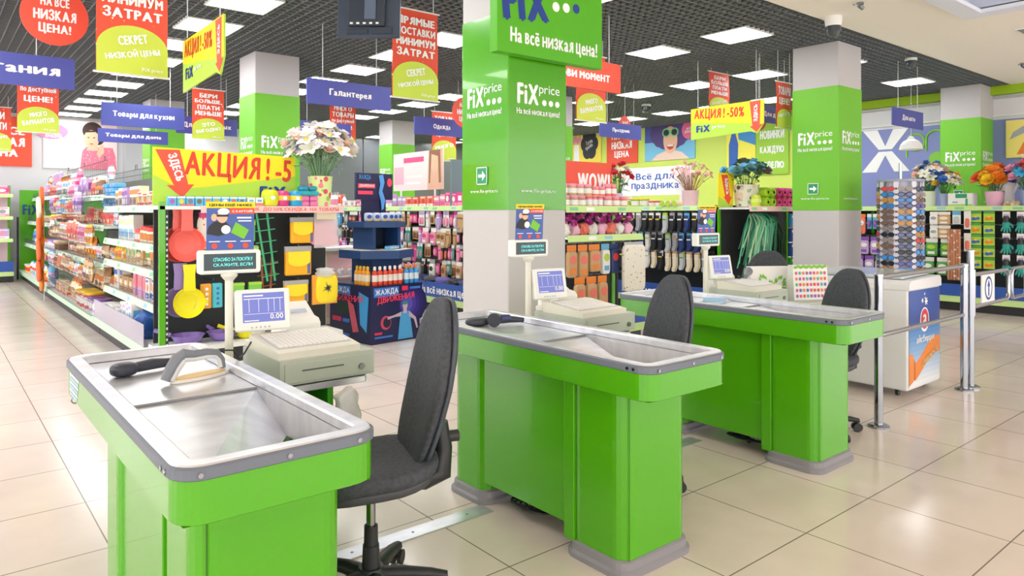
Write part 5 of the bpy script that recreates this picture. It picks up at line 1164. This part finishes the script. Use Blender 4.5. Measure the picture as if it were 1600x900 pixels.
b = MB(); b.box(HX-.16, HX+.16, HY+.05, HY+.08, 1.3, 1.6, DK); b.box(HX-.25, HX+.25, HY+.04, HY+.07, 1.55, 1.85, DK); b.build('header_board', t)
p = MB(); p.M = T(HX, HY+.035, 1.55); p.rect(-.23, -.0, .13, .18, -.002, m('neon_red')); p.rect(-.23, -.03, .06, .1, -.002, m('neon_red')); LG = col('5AA6F0', .4)
p.flat([(.05, .28), (.11, .29), (.13, .2), (.1, .1), (.14, .0), (.12, -.1), (.09, -.12), (.08, -.02), (.05, .08), (.07, .18)], -.003, LG); p.disc(.2, .2, .035, .05, -.003, m('neon_red'), 14); p.build('header_print', t)
text('ЖАЖДА', LG, t, HX-.14, HY+.03, 1.8, .16, .06, .02); text('ДВИЖЕНИЯ', WHT, t, HX-.115, HY+.03, 1.705, .2, .035, .02)
SM = T(3.633, 6.772, 0) @ R(.118)
def drink(i, lx, ly, z, c1, lbl, cap, label, grp):
    p = SM @ Vector((lx, ly, z)); t = thing('drink_bottle', label, 'bottle', p, .118, grp)
    b = MB(); b.lathe([(.028, 0), (.031, .01), (.031, .06), (.026, .085), (.031, .11), (.029, .14), (.014, .165), (.013, .17)], col(c1, .25), 16); b.build('bottle', t); b = MB(); b.lathe([(.0318, .045), (.0318, .115)], col(lbl, .4), 16); b.build('label_sleeve', t); b = MB(); b.lathe([(.016, .168), (.016, .198), (.008, .206)], col(cap, .4), 14); b.build('cap', t)
for i in range(6): drink(i, .08+i*.066, .05, .62, 'E0442A', 'F3E6E0', 'F4F0EC', 'red drink bottle in the front row of the stand, %s from left' % ORD[i], 'red drink bottles on the stand')
for i in range(4): drink(i, .045, .13+i*.066, .62, 'F2A51C', 'F8EBD0', 'F3C23A', 'orange drink bottle on the left side of the stand, %s from front' % ORD[i], 'orange drink bottles on the stand')
for i in range(3): drink(i, .5+i*.068, .05, .62, '3F9BE0', 'DDEBF6', 'F08A2A', 'blue drink bottle with orange cap on the stand, %s from left' % ORD[i], 'blue drink bottles on the stand')
for i in range(3): drink(i, .5+i*.068, .15, .62, 'F0962A', 'F6E6CA', 'F7EFE6', 'orange bottle behind the blue bottles on the stand, %s from left' % ORD[i], 'orange bottles behind the blue ones')
for i in range(6):
    p = SM @ Vector((HX-.2+i*.08, HY-.2+abs(i-2.5)*.03, 1.304)); t = thing('snack_pack', 'blue and white snack pack on the upper tray of the drink stand, %s from left' % ORD[i], 'snack', p, .118+(i-2.5)*.12, 'snack packs on the drink stand')
    b = MB(); b.sellip(.045, .035, .05, .45, .5, col('C9D6F0', .35), 14, 10); b.build('pack', t, (0, 0, .05)); p2 = MB(); p2.disc(0, .055, .028, .022, -.0365, col('3A58B8', .4), 14); p2.disc(0, .02, .03, .012, -.034, col('F4C22A', .4), 12); p2.build('print', t)
for i in range(4):
    p = SM @ Vector((HX-.02+i*.085, HY-.26+i*.05, .996)); prod('stack', 'sky blue', 'white', 'blue', 0, p, .118+.5, 'sky blue soft pack on the lower tray of the drink stand, %s from left' % ORD[i], 'packs on the lower drink stand tray').scale = (.45, .6, .7)

# ---------------------------------------------------------------- gondola behind the drink stand (faces the aisle, -X)
BX = 5.75
shelf_unit('gondola', 'long shelf gondola of cosmetics and socks behind the drink stand', (BX, 13.2, 0), NX, 7.54, .5, .72, ((.5, 1.48),), PEG, 1.5, skirt=.42, strip=LIMES, fences=False, posts=(.25, .5, .75), peg=(1.42, 1.18, .95, .72))
B0 = (BX, 13.2, 0)
fill(B0, NX, .1, 4.9, .1, 1.482, ['hardbox', 'carton', 'bottle'], PINKS, 'cosmetics gondola top shelf', 40, s=1.25)
for r in range(3): fill(B0, NX, 3.0, 4.9, .2, 1.69+.06*r-.0, ['stack'], [('magenta', 'pink', 'white'), ('coral', 'white', 'red'), ('pink', 'white', 'red')], 'pink pack pile on cosmetics gondola, layer %s' % ORD[r], 41+r, group='pink packs piled on the cosmetics gondola') if False else None
for r, z in enumerate((1.4, 1.16, .93, .7)):
    fill(B0, NX, .1, 7.3, -.02, z, ['blister', 'hangbag', 'blister', 'sock'], MIX, 'cosmetics gondola %s hook row' % ('top', 'upper', 'lower', 'bottom')[r], 45+r, gap=.0, s=.98, run=(1, 1, 2, 2), jit=.03)
for i in range(12):
    o = MB(); crumple(o, .14, .1, .07, col(('39406E', '45464E', '6A5FA8', '3A3C44')[i % 4], .7), .7, 60+i); p = T(*B0) @ R(NX) @ Vector((3.0+i*.3, -.1, .42)); tag(o.build('slipper', loc=p, rz=NX), 'dark felt slipper in the blue bin of the cosmetics gondola, %s from far end' % ORD[i], 'slipper', 'slippers in the blue skirted bin')
o = bpy.data.objects['gondola']
text('На всё низкая цена!', WHT, o, 5.0, -.2215, .3, 1.3, .13, .04)
t = poster('shelf_poster', 'pink beauty poster standing on top of the cosmetics gondola', 5.95, 9.6, 1.75, 1.45, .6, m('pale_pink'), NX)
p = MB(); p.rect(-.4, .2, .44, .52, -.002, col('E0528A')); p.rect(-.7, -.4, .1, .38, -.002, col('F4B8CC')); p.flat([(.3, 0), (.72, 0), (.72, .6), (.34, .6)], -.002, col('E3B79E')); p.disc(.5, .42, .11, .15, -.003, SKIN, 20); p.flat([(.36, .6), (.66, .6), (.68, .1), (.62, .1), (.6, .5), (.42, .54), (.38, .1), (.34, .1)], -.0035, col('9A6A4E')); p.rect(-.3, .1, .1, .13, -.002, WHT); p.rect(-.3, .15, .2, .23, -.002, WHT); p.build('portrait_print', t)
b = MB(); 
for q in (-.5, .5): b.box(q-.01, q+.01, .0, .02, -.27, 0, WHITE)
b.build('legs', t)
t = thing('gondola_divider', 'grey upright divider panel on top of the cosmetics gondola', 'panel', (5.8, 8.42, 1.482)); b = MB(); b.rbox(0, .5, 0, .05, 0, .68, m('divider_grey', '6F8088', .5), .004, .002); b.build('panel', t); b = MB(); b.box(0, .5, -.004, 0, 0, .05, LIMES); b.build('foot_strip', t)
# its end facing the counters: jars, orchids, hanging snacks
shelf_unit('gondola_end', 'end shelf with jars, orchids and hanging snack bags right of the big pillar', (4.96, 5.2, 0), 0, 1.14, .42, .48, ((.42, 1.46), (.45, 1.16)), PEG, 1.5, strip=LIMES, fences=False, peg=(1.08, .75))
bx = MB(); bx.box(0, 1.14, .006, .018, 0, .14, SKIRT); tag(bx.build('base_skirt', loc=(4.96, 5.12, .211)), 'blue base skirt below the hanging snack bags', 'skirt')
t = poster('shelf_sign', 'orange-red sign reading WOW! standing on the snack end shelf', 5.5, 5.42, 1.62, .76, .33, m('coral_red'), 0, 'sign'); text('WOW!', WHT, t, .1, -.002, .12, .5, .17, .06)
b = MB(); b.box(-.3, .3, .002, .018, -.16, 0, WHITE); b.build('stand', t)
JR = [('pink', 'white', 'coral'), ('coral', 'white', 'pink'), ('tan', 'white', 'pink')]
fill((4.96, 5.2, 0), 0, .02, 1.12, .1, 1.462, ['jar'], JR, 'snack end top shelf, lower tier', 80, rev=False, gap=.002, group='jars on the snack end shelf')
fill((4.96, 5.2, 0), 0, .02, .95, .13, 1.585, ['jar'], JR, 'snack end top shelf, upper tier', 81, rev=False, gap=.002, group='jars on the snack end shelf')
b = MB(); b.box(.0, 1.12, .04, .2, 1.575, 1.583, CLEAR); tag(b.build('clear_tray', loc=(4.97, 5.2, 0)), 'clear tray between the two tiers of jars', 'tray')
for i in range(8):
    x = 5.04+i*.135; t = thing('orchid_pack', 'wrapped magenta artificial orchid on the second snack end shelf, %s from left' % ORD[i], 'flowers', (x, 5.3, 1.162), 0, 'wrapped artificial orchids')
    b = MB(); crumple(b, .06, .05, .07, (pc('white'), col('F4B8D2', .5), pc('coral'))[i % 3], .8, 90+i); b.build('paper_wrap', t, (0, 0, .07))
    for k in range(5):
        o = bpy.data.objects.new('flower', bloom('rose', 'C23F9E' if (i+k) % 4 else 'E58AC4', 'F4D060', .05)); C.objects.link(o); o.parent = t; o.location = (random.uniform(-.05, .05), random.uniform(-.05, .03), .13+k*.028); o.rotation_euler = (random.uniform(.6, 1.5), 0, random.uniform(-1, 1))
fill((4.96, 5.2, 0), 0, .02, .62, .0, 1.06, ['hangbag'], [('tan', 'orange', 'cream'), ('tan', 'orange', 'coral')], 'snack end upper hooks', 82, rev=False, gap=.01, s=1.1)
fill((4.96, 5.2, 0), 0, .1, .66, -.02, .73, ['hangbag'], [('tan', 'orange', 'coral')], 'snack end lower hooks', 83, rev=False, gap=.01, s=1.15)
for i, (x, cc, lab) in enumerate(((5.56, 'sky blue', 'white hanging bag with a blue bow print beside the snack bags'), (5.7, 'navy', 'dark striped hanging pack behind the white patterned bag'))): prod('hangbag', 'white' if i == 0 else 'navy', cc, 'lime' if i == 0 else 'red', 1, (x, 5.22, 1.06), 0, lab, 'packs beside the snack bags')
t = thing('patterned_bag', 'large white bag with tiny printed pattern hanging at the snack end', 'bag', (5.9, 5.12, .56)); b = MB(); b.sellip(.17, .03, .25, .25, .3, voronoi_print('tiny_pattern', 24, ['6A8A70', 'D98A80', '4A4A52', 'A5C0A0'], 'F3EEE2', .2), 20, 14); b.build('bag_body', t, (0, 0, .25)); b = MB(); b.box(-.15, .15, -.004, .004, .48, .53, CLEAR); b.build('clear_header', t)
bouquet('red and white tulip bouquet standing at the right of the jars', 6.02, 5.45, 1.462, .05, .16, m('lilac_vase', 'D9C6E4', .4), .16, .34, [('rose', 'E23A4E', 'F06A70', 1.), ('rose', 'F6E4E0', 'F2B8B8', 1.), ('rose', 'D92A44', 'F06A70', 1.1), ('lily', 'FBF6F2', 'F0D070', .9)], 20, '4E8A4A', 'vase', 7, petal_r=.055)

# ---------------------------------------------------------------- sock gondola and its green end
shelf_unit('gondola', 'dark sock gondola right of the snack bags', (8.2, 12.5, 0), NX, 6.8, .5, .72, ((.5, 1.48),), PEG, 1.5, skirt=.4, strip=LIMES, fences=False, posts=(.3, .6), peg=(1.4, 1.12, .84))
C0 = (8.2, 12.5, 0)
for r, z in enumerate((1.38, 1.1, .84)): fill(C0, NX, 3.6, 6.7, -.0-.05*(r == 0), z, ['sock'], SOCKS, 'sock gondola %s row' % ('top', 'middle', 'lower')[r], 110+r, gap=.012, s=.98, run=(1, 1, 2))
o = bpy.data.objects['gondola.001']; text('На всё низкая цена!', WHT, o, 6.0, -.2215, .28, 1.3, .12, .04)
fill(C0, NX, 2.6, 6.2, .05, 1.482, ['tub', 'roll', 'carton', 'tub'], [('sky blue', 'white', 'coral'), ('lime', 'white', 'yellow'), ('coral', 'white', 'magenta'), ('magenta', 'white', 'orange'), ('cream', 'lime', 'pink')], 'sock gondola top shelf', 120)
t = poster('shelf_sign', 'white sign with blue lettering above the colourful tubs', 8.42, 6.9, 1.66, 1.35, .42, m('sign_white', 'FBFBFD', .5), NX, 'sign'); text('Всё для\nпраздника', m('letter_blue', '3F6FC8', .5), t, 0, -.002, .2, .9, .3, .02); b = MB(); b.box(-.5, -.46, .0, .018, -.18, 0, WHITE); b.box(.46, .5, .0, .018, -.18, 0, WHITE); b.build('feet', t)
bouquet('pink blossom branches in a square pinkish pot', 8.35, 6.2, 1.482, .12, .23, m('pink_pot', 'EBC8D2', .45), .36, .42, [('daisy', 'F6A9B4', 'F4D08A', 1.), ('rose', 'F4C4C0', 'E87A8A', .9), ('daisy', 'FBE3D4', 'F2B0A0', .9)], 40, 'B07A5A', 'pot', 11, petal_r=.045, foliage=12)
shelf_unit('gondola_end', 'dark end shelf full of green ribbon grass left of the right pillar', (8.08, 5.1, 0), 0, 1.75, .5, .6, ((.5, 1.47),), PEG, 1.5, strip=m('pale_coral_strip'), fences=False, posts=(.0, 1.))
t = thing('sale_arrow', 'small yellow board with a red arrow leaning on the ribbon end shelf', 'sign', (8.23, 5.55, 1.474)); b = MB(); b.M = R(PI/2, 'X'); b.prism([(-.17, 0), (.17, 0), (.2, .47), (-.16, .45)], -.006, .006, YEL); b.build('board', t); p = MB(); p.flat([(-.1, .43), (.05, .43), (.1, .14), (.14, .14), (.07, .03), (-.05, .14), (-.01, .14)], -.0075, m('arrow_red')); p.flat([(-.17, 0), (.17, 0), (.17, .02), (-.165, .14)], -.007, m('board_lime')); p.build('arrow_print', t); text('ЗДЕСЬ', WHT, t, .02, -.009, .28, .22, .07, .05, ry=PI/2-.15)
bouquet('dark green and blue succulent bouquet in a mottled vase above the ribbons', 8.52, 5.42, 1.474, .17, .3, voronoi_print('mottled_vase', 14, ['E9C4A8', '5E8A7A', 'A9BCA0', '3F5A5A'], 'E6E0D0', .4), .34, .3, [('rose', '4F7F7A', '7FB0A0', 1.2), ('pompom', '3E6B50', '6FA070', 1.), ('rose', '6FB4D8', 'A0D0E0', 1.1), ('rose', '7A6A64', 'A08A80', 1.2), ('daisy', '5A9A5A', '88B070', 1.)], 26, '3F6B4A', 'vase', 13, petal_r=.08)
for r in range(2):
    for i, hx in enumerate(('B4D82A', 'B4D82A', 'E0408A', 'E0408A', 'E0408A', '2FA79A', '2FA79A')):
        t = thing('yarn_roll', '%s roll of towel ribbon, %s row above the green ribbons, %s from left' % ({'B': 'lime', 'E': 'magenta', '2': 'teal'}[hx[0]], ('lower', 'upper')[r], ORD[i]), 'roll', (8.72+i*.14, 5.28, 1.474+.068+r*.134), 0, 'coloured rolls on the ribbon end shelf')
        b = MB(); b.M = R(PI/2, 'X'); b.lathe([(.02, -.07), (.055, -.07), (.067, -.05), (.067, .05), (.055, .07), (.02, .07)], col(hx, .7), 18); b.build('roll', t); b = MB(); b.M = R(PI/2, 'X'); b.lathe([(.02, .07), (.02, -.07)], pc('white'), 12); b.build('core', t)
pot(8.4, 5.2, 1.474, .06, .16, 'C8DC3A', 'D8E86A', 'lime pot partly behind the small arrow board')
b = MB(); random.seed(17)
for i in range(120):
    xa = random.uniform(.02, .36); xb = xa-random.uniform(-.08, .62)*random.random()**.6; l = random.uniform(.45, .86); d = random.uniform(-.2, .02); c = random.choice(['2F8F6A', '3FA57A', '57BC92', '8FD0A8', '1F6B50', '4CAE86', 'B7DDB0']); wv = random.uniform(.003, .007); ph = random.uniform(0, 6)
    pts = [(xa+(xb-xa)*min(1, (k/8)**.55)+.02*math.sin(k*.9+ph), d*min(1, k/3)-.03*math.sin(k/8*PI), -l*(k/8)**1.6) for k in range(9)]
    b.rings([[(x-wv, y, z), (x+wv, y-.012, z)] for x, y, z in pts], col(c, .4), True, caps=False, closed=False)
tag(b.build('ribbon_bunch', loc=(8.5, 5.34, 1.4), kind='stuff'), 'hanging bunches of green ribbon grass in the dark end shelf', 'ribbons')
b = MB()
for i in range(60):
    x = random.uniform(-.16, .16); l = random.uniform(.5, .8); b.tube([(x*.4, 0, 0), (x, random.uniform(-.1, .0), -l*.4), (x*1.1, random.uniform(-.12, .0), -l)], .006, col(random.choice(['1F4B30', '2A5F3A', '4B7A4A', '18351F']), .5), 4)
tag(b.build('garland_bunch', loc=(8.98, 5.3, 1.36), kind='stuff'), 'dark green garlands hanging right of the light green ribbons', 'garlands')
for r in range(4):
    for i, hx in enumerate((('3F9AD0', '57B85A', 'F2D83A'), ('2A4F9A', 'D8404A', 'C03040'), ('2A4F9A', 'D8404A', '8A3A6A'), ('3FA84A', 'F2C83A', 'F08A3A'))[r]):
        t = thing('towel', 'folded coloured towel hanging at the far right of the ribbon shelf, row %s, %s across' % (ORD[r], ORD[i]), 'towel', (9.2+i*.14, 5.15, 1.2-r*.2), 0, 'coloured towels on the ribbon end'); b = MB(); b.rbox(-.062, .062, -.03, .03, 0, .185, col(hx, .8), .025, .01); b.build('towel', t); b = MB(); b.box(-.04, .04, -.0315, -.0305, .13, .16, WHT); b.build('label_band', t)

# ---------------------------------------------------------------- garden gondola along the right, sunglasses carousel
shelf_unit('gondola', 'garden gondola with gloves and seeds behind the swing gate', (11.6, 7.6, 0), NX, 6.4, .6, .85, ((.6, 1.48),), PEG, 1.5, skirt=.38, strip=LIMES, fences=False, posts=(.35, .7), peg=(1.42, 1.22, 1.03, .84))
D0 = (11.6, 7.6, 0); DM = T(*D0) @ R(NX)
def dxy(lx, ly, z): return DM @ Vector((lx, ly, z))
for r in range(5):
    for i in range(2):
        prod('seedpack', 'lime', 'green', ('blue', 'orange')[(r*3+i) % 2], 0, dxy(3.92+i*.165, .0, 1.4-r*.165), NX, 'lime seed packet in the %s row beside the gloves, %s column' % (ORD[r], ('left', 'right')[i]), 'lime seed packets').scale = (1.15, 1, 1.05)
for r in range(3):
    for i in range(4): prod('glove', 'teal', 'white', 'lilac', 0, dxy(4.3+i*.17, -.03, 1.4-r*.3), NX, 'teal and black work glove in the %s row, %s from the seed packets' % (ORD[r], ORD[i]), 'teal work gloves').scale = (1, 1, .95)
for r in range(2):
    prod('hangbag', 'tan', 'white', 'cream', 2, dxy(3.52, -.02, 1.4-r*.2), NX, '%s tan string pack hanging left of the brown sticks' % ('upper', 'lower')[r], 'tan string packs').scale = (1, 1, .75)
    prod('hangbag', 'white', 'white', 'grey', 2, dxy(3.38, -.02, 1.4-r*.2), NX, '%s round white pack hanging beside the tan pack' % ('upper', 'lower')[r], 'white round packs').scale = (.7, 1, .75)
    prod('hangbag', 'green', 'white', 'lime', 2, dxy(3.35+.2*r, -.02, 1.0), NX, '%s bright green bag in the middle row of the garden gondola' % ('left', 'right')[r], 'bright green bags')
    prod('hangbag', 'green', 'white', 'white', 2, dxy(3.3+.2*r, -.02, .72), NX, '%s bright green bag in the lowest row of the garden gondola' % ('left', 'right')[r], 'low bright green bags')
    prod('blister', 'white', 'white', 'coral', 0, dxy(3.82, -.02, 1.4-r*.32), NX, '%s white card with a red cone left of the seed packets' % ('upper', 'lower')[r], 'white cards with red cones').scale = (1, 1, 1.2)
prod('blister', 'white', 'sky blue', 'silver', 1, dxy(3.68, -.02, 1.4), NX, 'white notebook-like card above the brown sticks', 'cards above the sticks')
t = thing('stick_bundle', 'tall bundle of brown printed sticks on the garden gondola', 'sticks', dxy(3.66, -.06, .42), NX)
for k in range(5): b = MB(); b.cyl(-.07+k*.035, .01*(k % 2), 0, .74, .018, voronoi_print('birch_print', 18, ['F6E8DC', 'E8B89A'], 'C98A68', .3), 10); b.build('stick', t)
for i in range(2):
    t = thing('spray_bottle', ('upper', 'lower')[i]+' teal spray bottle at the left end of the garden gondola', 'bottle', dxy(3.22, -.03, 1.2-.5*i), NX); b = MB(); b.lathe([(.04, 0), (.045, .02), (.045, .11), (.02, .15), (.018, .17)], m('teal_clear', '4DB89A', .2), 16); b.build('bottle', t); b = MB(); b.tube([(0, 0, .17), (0, 0, .19), (-.05, 0, .2)], [.018, .018, .01], pc('white'), 8); b.build('spray_head', t)
fill(D0, NX, .2, 3.0, .0, 1.36, ['blister', 'hangbag'], [('yellow', 'white', 'coral'), ('sky blue', 'white', 'purple'), ('coral', 'orange', 'white'), ('lilac', 'white', 'green')], 'garden gondola far top hooks', 130, gap=.01)
fill(D0, NX, .2, 3.0, .0, 1.0, ['hangbag', 'blister'], [('white', 'grey', 'tan'), ('lilac', 'purple', 'white')], 'garden gondola far middle hooks', 131, gap=.01)
fill(D0, NX, .2, 3.0, .0, .7, ['hangbag'], [('white', 'grey', 'tan'), ('lilac', 'purple', 'white')], 'garden gondola far lower hooks', 132, gap=.01)
def flowerpot(lx, r, h, mt, label, flowers, n, spread, height, seed, vase='pot', pr=.05):
    p = dxy(lx, .18, 1.482); return bouquet(label, p.x, p.y, p.z, r, h, mt, spread, height, flowers, n, '4E8A4A', vase, seed, petal_r=pr, foliage=10)
flowerpot(3.25, .09, .24, m('green_white_vase', 'DDE8D0', .4), 'white and blue paper flowers in a pale green vase on the garden gondola', [('daisy', 'FBFBF6', 'F2C84A', 1.2), ('rose', '3F6FB8', '8FB0E0', .9), ('lily', 'F6F2E6', '8FC25A', 1.1), ('rose', 'F4C8B0', 'F08A5A', .8)], 48, .29, .42, 21, pr=.085)
flowerpot(3.45, .07, .2, m('blue_grey_cup', 'A8B4DC', .4), 'blue and yellow flowers in a blue-grey cup on the garden gondola', [('daisy', 'FBFBF6', 'F2C84A', 1.), ('rose', '4A7AC8', '9AB8E8', 1.1), ('rose', 'F4D04A', 'F08A3A', .9), ('lily', 'F8F4EA', '9CCB6A', 1.)], 32, .24, .32, 22, pr=.08)
t = thing('flower_box', 'white box printed with a green tree and grass on the garden gondola', 'box', dxy(3.7, .15, 1.482), NX); b = MB(); b.rbox(-.16, .16, -.1, .1, 0, .2, WHITE, .003, .002); b.build('box', t); p = MB(); p.rect(-.16, .16, 0, .04, -.1015, col('B9DB6A')); p.rect(-.06, .09, .13, .19, -.102, col('2F9A6A')); p.rect(.07, .1, .02, .12, -.102, col('3FB08A')); p.rect(-.1, -.03, .06, .08, -.102, col('8FA8D8')); p.build('tree_print', t)
flowerpot(4.1, .12, .22, m('pink_pot2', 'E8B4CC', .45), 'big orange and yellow felt flowers in a pink pot on the garden gondola', [('pompom', 'F28A1C', 'F6B83A', 1.4), ('rose', 'F8D02A', 'F6A81C', 1.1), ('pompom', 'EE5A2A', 'F28A4A', 1.2), ('rose', '3F6FB8', '8FB0E0', 1.)], 18, .25, .27, 23, pr=.11)
flowerpot(4.5, .1, .23, m('blue_pot', '9CAEE0', .4), 'red and cyan felt flowers in a blue pot at the right edge', [('pompom', 'EE4A3A', 'F28A6A', 1.3), ('daisy', '3FB4E0', '2A6FC8', 1.1), ('rose', 'F2A8C8', 'F6D0E0', 1.), ('lily', 'F4B8D0', 'F8E0E8', 1.2)], 24, .27, .38, 24, pr=.1)
t = thing('stone_bag', 'net bag of tan decorative stones between the pink and blue pots', 'bag', dxy(4.33, .1, 1.482), NX)
for k in range(9): b = MB(); crumple(b, .03, .03, .025, col(('D8BE94', 'C9A878', 'EFE6D8')[k % 3], .8), .8, 140+k); b.build('stone', t, (-.06+.04*(k % 4), -.03+.03*(k//4), .026+.03*(k//6)))
t = thing('watering_can', 'white watering can behind the orange felt flowers', 'watering can', dxy(4.15, .42, 1.482), NX)
b = MB(); b.lathe([(.12, 0), (.125, .02), (.11, .52), (.12, .54)], WHITE, 24); b.build('body', t); b = MB(); b.tube([(-.11, 0, .48), (-.2, 0, .5), (-.22, 0, .38), (-.12, 0, .25)], .012, WHITE, 8); b.build('handle', t); b = MB(); b.tube([(.1, 0, .2), (.2, 0, .4), (.24, 0, .48)], [.025, .018, .03], WHITE, 10); b.build('spout', t)
for i in range(3):
    t = thing('planter_pack', 'green and purple packed planter at the back of the garden gondola, %s from left' % ORD[i], 'planter', dxy(4.45+i*.2, .45, 1.482), NX, 'green and purple planters'); b = MB(); b.lathe([(.07, 0), (.085, .55)], pc('purple'), 16); b.build('purple_pot', t); b = MB(); b.sellip(.09, .09, .06, .8, .8, pc('green'), 14, 8); b.build('green_top', t, (0, 0, .58)); b = MB(); b.lathe([(.1, .3), (.1, .75)], CLEAR, 14); b.build('wrap', t)
# sunglasses carousel
t = thing('sunglasses_carousel', 'tall white rotating sunglasses stand right of the right pillar', 'display stand', (9.08, 3.68, 0))
LAV = m('carousel_white', 'E2E2EE', .35)
b = MB(); b.lathe([(.28, 0), (.28, .03), (.05, .06)], LAV, 28); b.build('base', t); b = MB(); b.cyl(0, 0, .05, 2.0, .018, CHROME, 12); b.build('pole', t)
b = MB(); b.lathe([(.25, .45), (.25, .48), (.02, .5)], LAV, 28); b.build('bottom_plate', t); b = MB(); b.lathe([(.02, 1.77), (.26, 1.77), (.26, 1.8), (.02, 1.81)], m('carousel_top', '9AA0B4', .3), 28); b.build('top_plate', t)
for k in range(8):
    a = 2*PI*k/8+.2; b = MB(); b.M = R(a) @ T(0, -.24, 0); b.box(-.028, .028, -.008, .008, .48, 1.77, LAV)
    for i in range(18): b.disc(0, .53+i*.068, .011, .013, -.0088, m('slot_navy', '3A4468', .5), 10)
    b.build('slotted_column', t)
b = MB(); b.lathe([(.19, .5), (.19, 1.77)], m('carousel_core', 'D6D8EA', .3), 24); b.build('core', t)
def glasses(c1, c2):
    key = ('glasses', c1, c2)
    if key in PM: return PM[key]
    b = MB(); A, L2 = col(c1, .3), col(c2, .15)
    for s in (-1, 1):
        pts = [(s*.034+.028*math.cos(q), 0, .021*math.sin(q)) for q in [2*PI*i/14 for i in range(14)]]; b.tube(pts, .0035, A, 5, True); b.add([(x, -.001, z) for x, y, z in pts], [tuple(range(14))], L2)
        b.tube([(s*.063, 0, .008), (s*.068, .04, .008), (s*.066, .11, -.01)], .003, A, 5)
    b.tube([(-.008, 0, .006), (0, -.003, .009), (.008, 0, .006)], .003, A, 5)
    PM[key] = b.mesh('sunglasses'); return PM[key]
GC = [('2A2C34', '4A5C7A'), ('3F7FD0', '4FA0E8'), ('8A5A4A', '7A6A5A'), ('C8343E', 'D84A50'), ('3A3A5A', '5A6AA0'), ('D8A040', 'B88A40'), ('6A4A8A', '5A6AB8'), ('C0A8A0', '8A8A8A'), ('2F6FB8', '3A8AD0'), ('1E2026', '30343C')]
CN = ['black', 'sky blue', 'brown', 'red', 'indigo', 'amber', 'purple', 'taupe', 'blue', 'jet black']
random.seed(23)
for k in range(8):
    a = 2*PI*(k+.5)/8+.2; dx, dy = math.sin(a), -math.cos(a)
    if dx*-.93+dy*-.37 < -.25: continue                          # the side turned to the wall carries none we can see
    for i in range(18):
        j = random.randrange(10); z = .53+i*.068
        o = bpy.data.objects.new('sunglasses', glasses(*GC[j])); C.objects.link(o); o.location = (9.08+dx*.245, 3.68+dy*.245, z); o.rotation_euler = (0, 0, a); o.scale = (1.3, 1.3, 1.2)
        tag(o, '%s sunglasses in column %s of the carousel, %s pair from the bottom' % (CN[j], ORD[k], ORD[i]), 'sunglasses', 'sunglasses on the carousel')
# wall shelf at the far left edge
shelf_unit('wall_shelf', 'far wall shelf with pink gift goods at the left edge', (-1.2, 17.5, 0), 0, 2.55, .6, .75, ((.6, 1.75), (.6, 1.3), (.6, .85)), m('pale_pink_back', 'F6D5DC', .6), 1.95, skirt=.42, strip=LIMES, fences=False)
for r, z in enumerate((1.752, 1.302, .852)): fill((-1.2, 17.5, 0), 0, 1.6, 2.5, .1, z, ['hardbox', 'carton'], PINKS, 'far wall shelf %s row' % ('top', 'middle', 'lower')[r], 150+r, s=1.6)
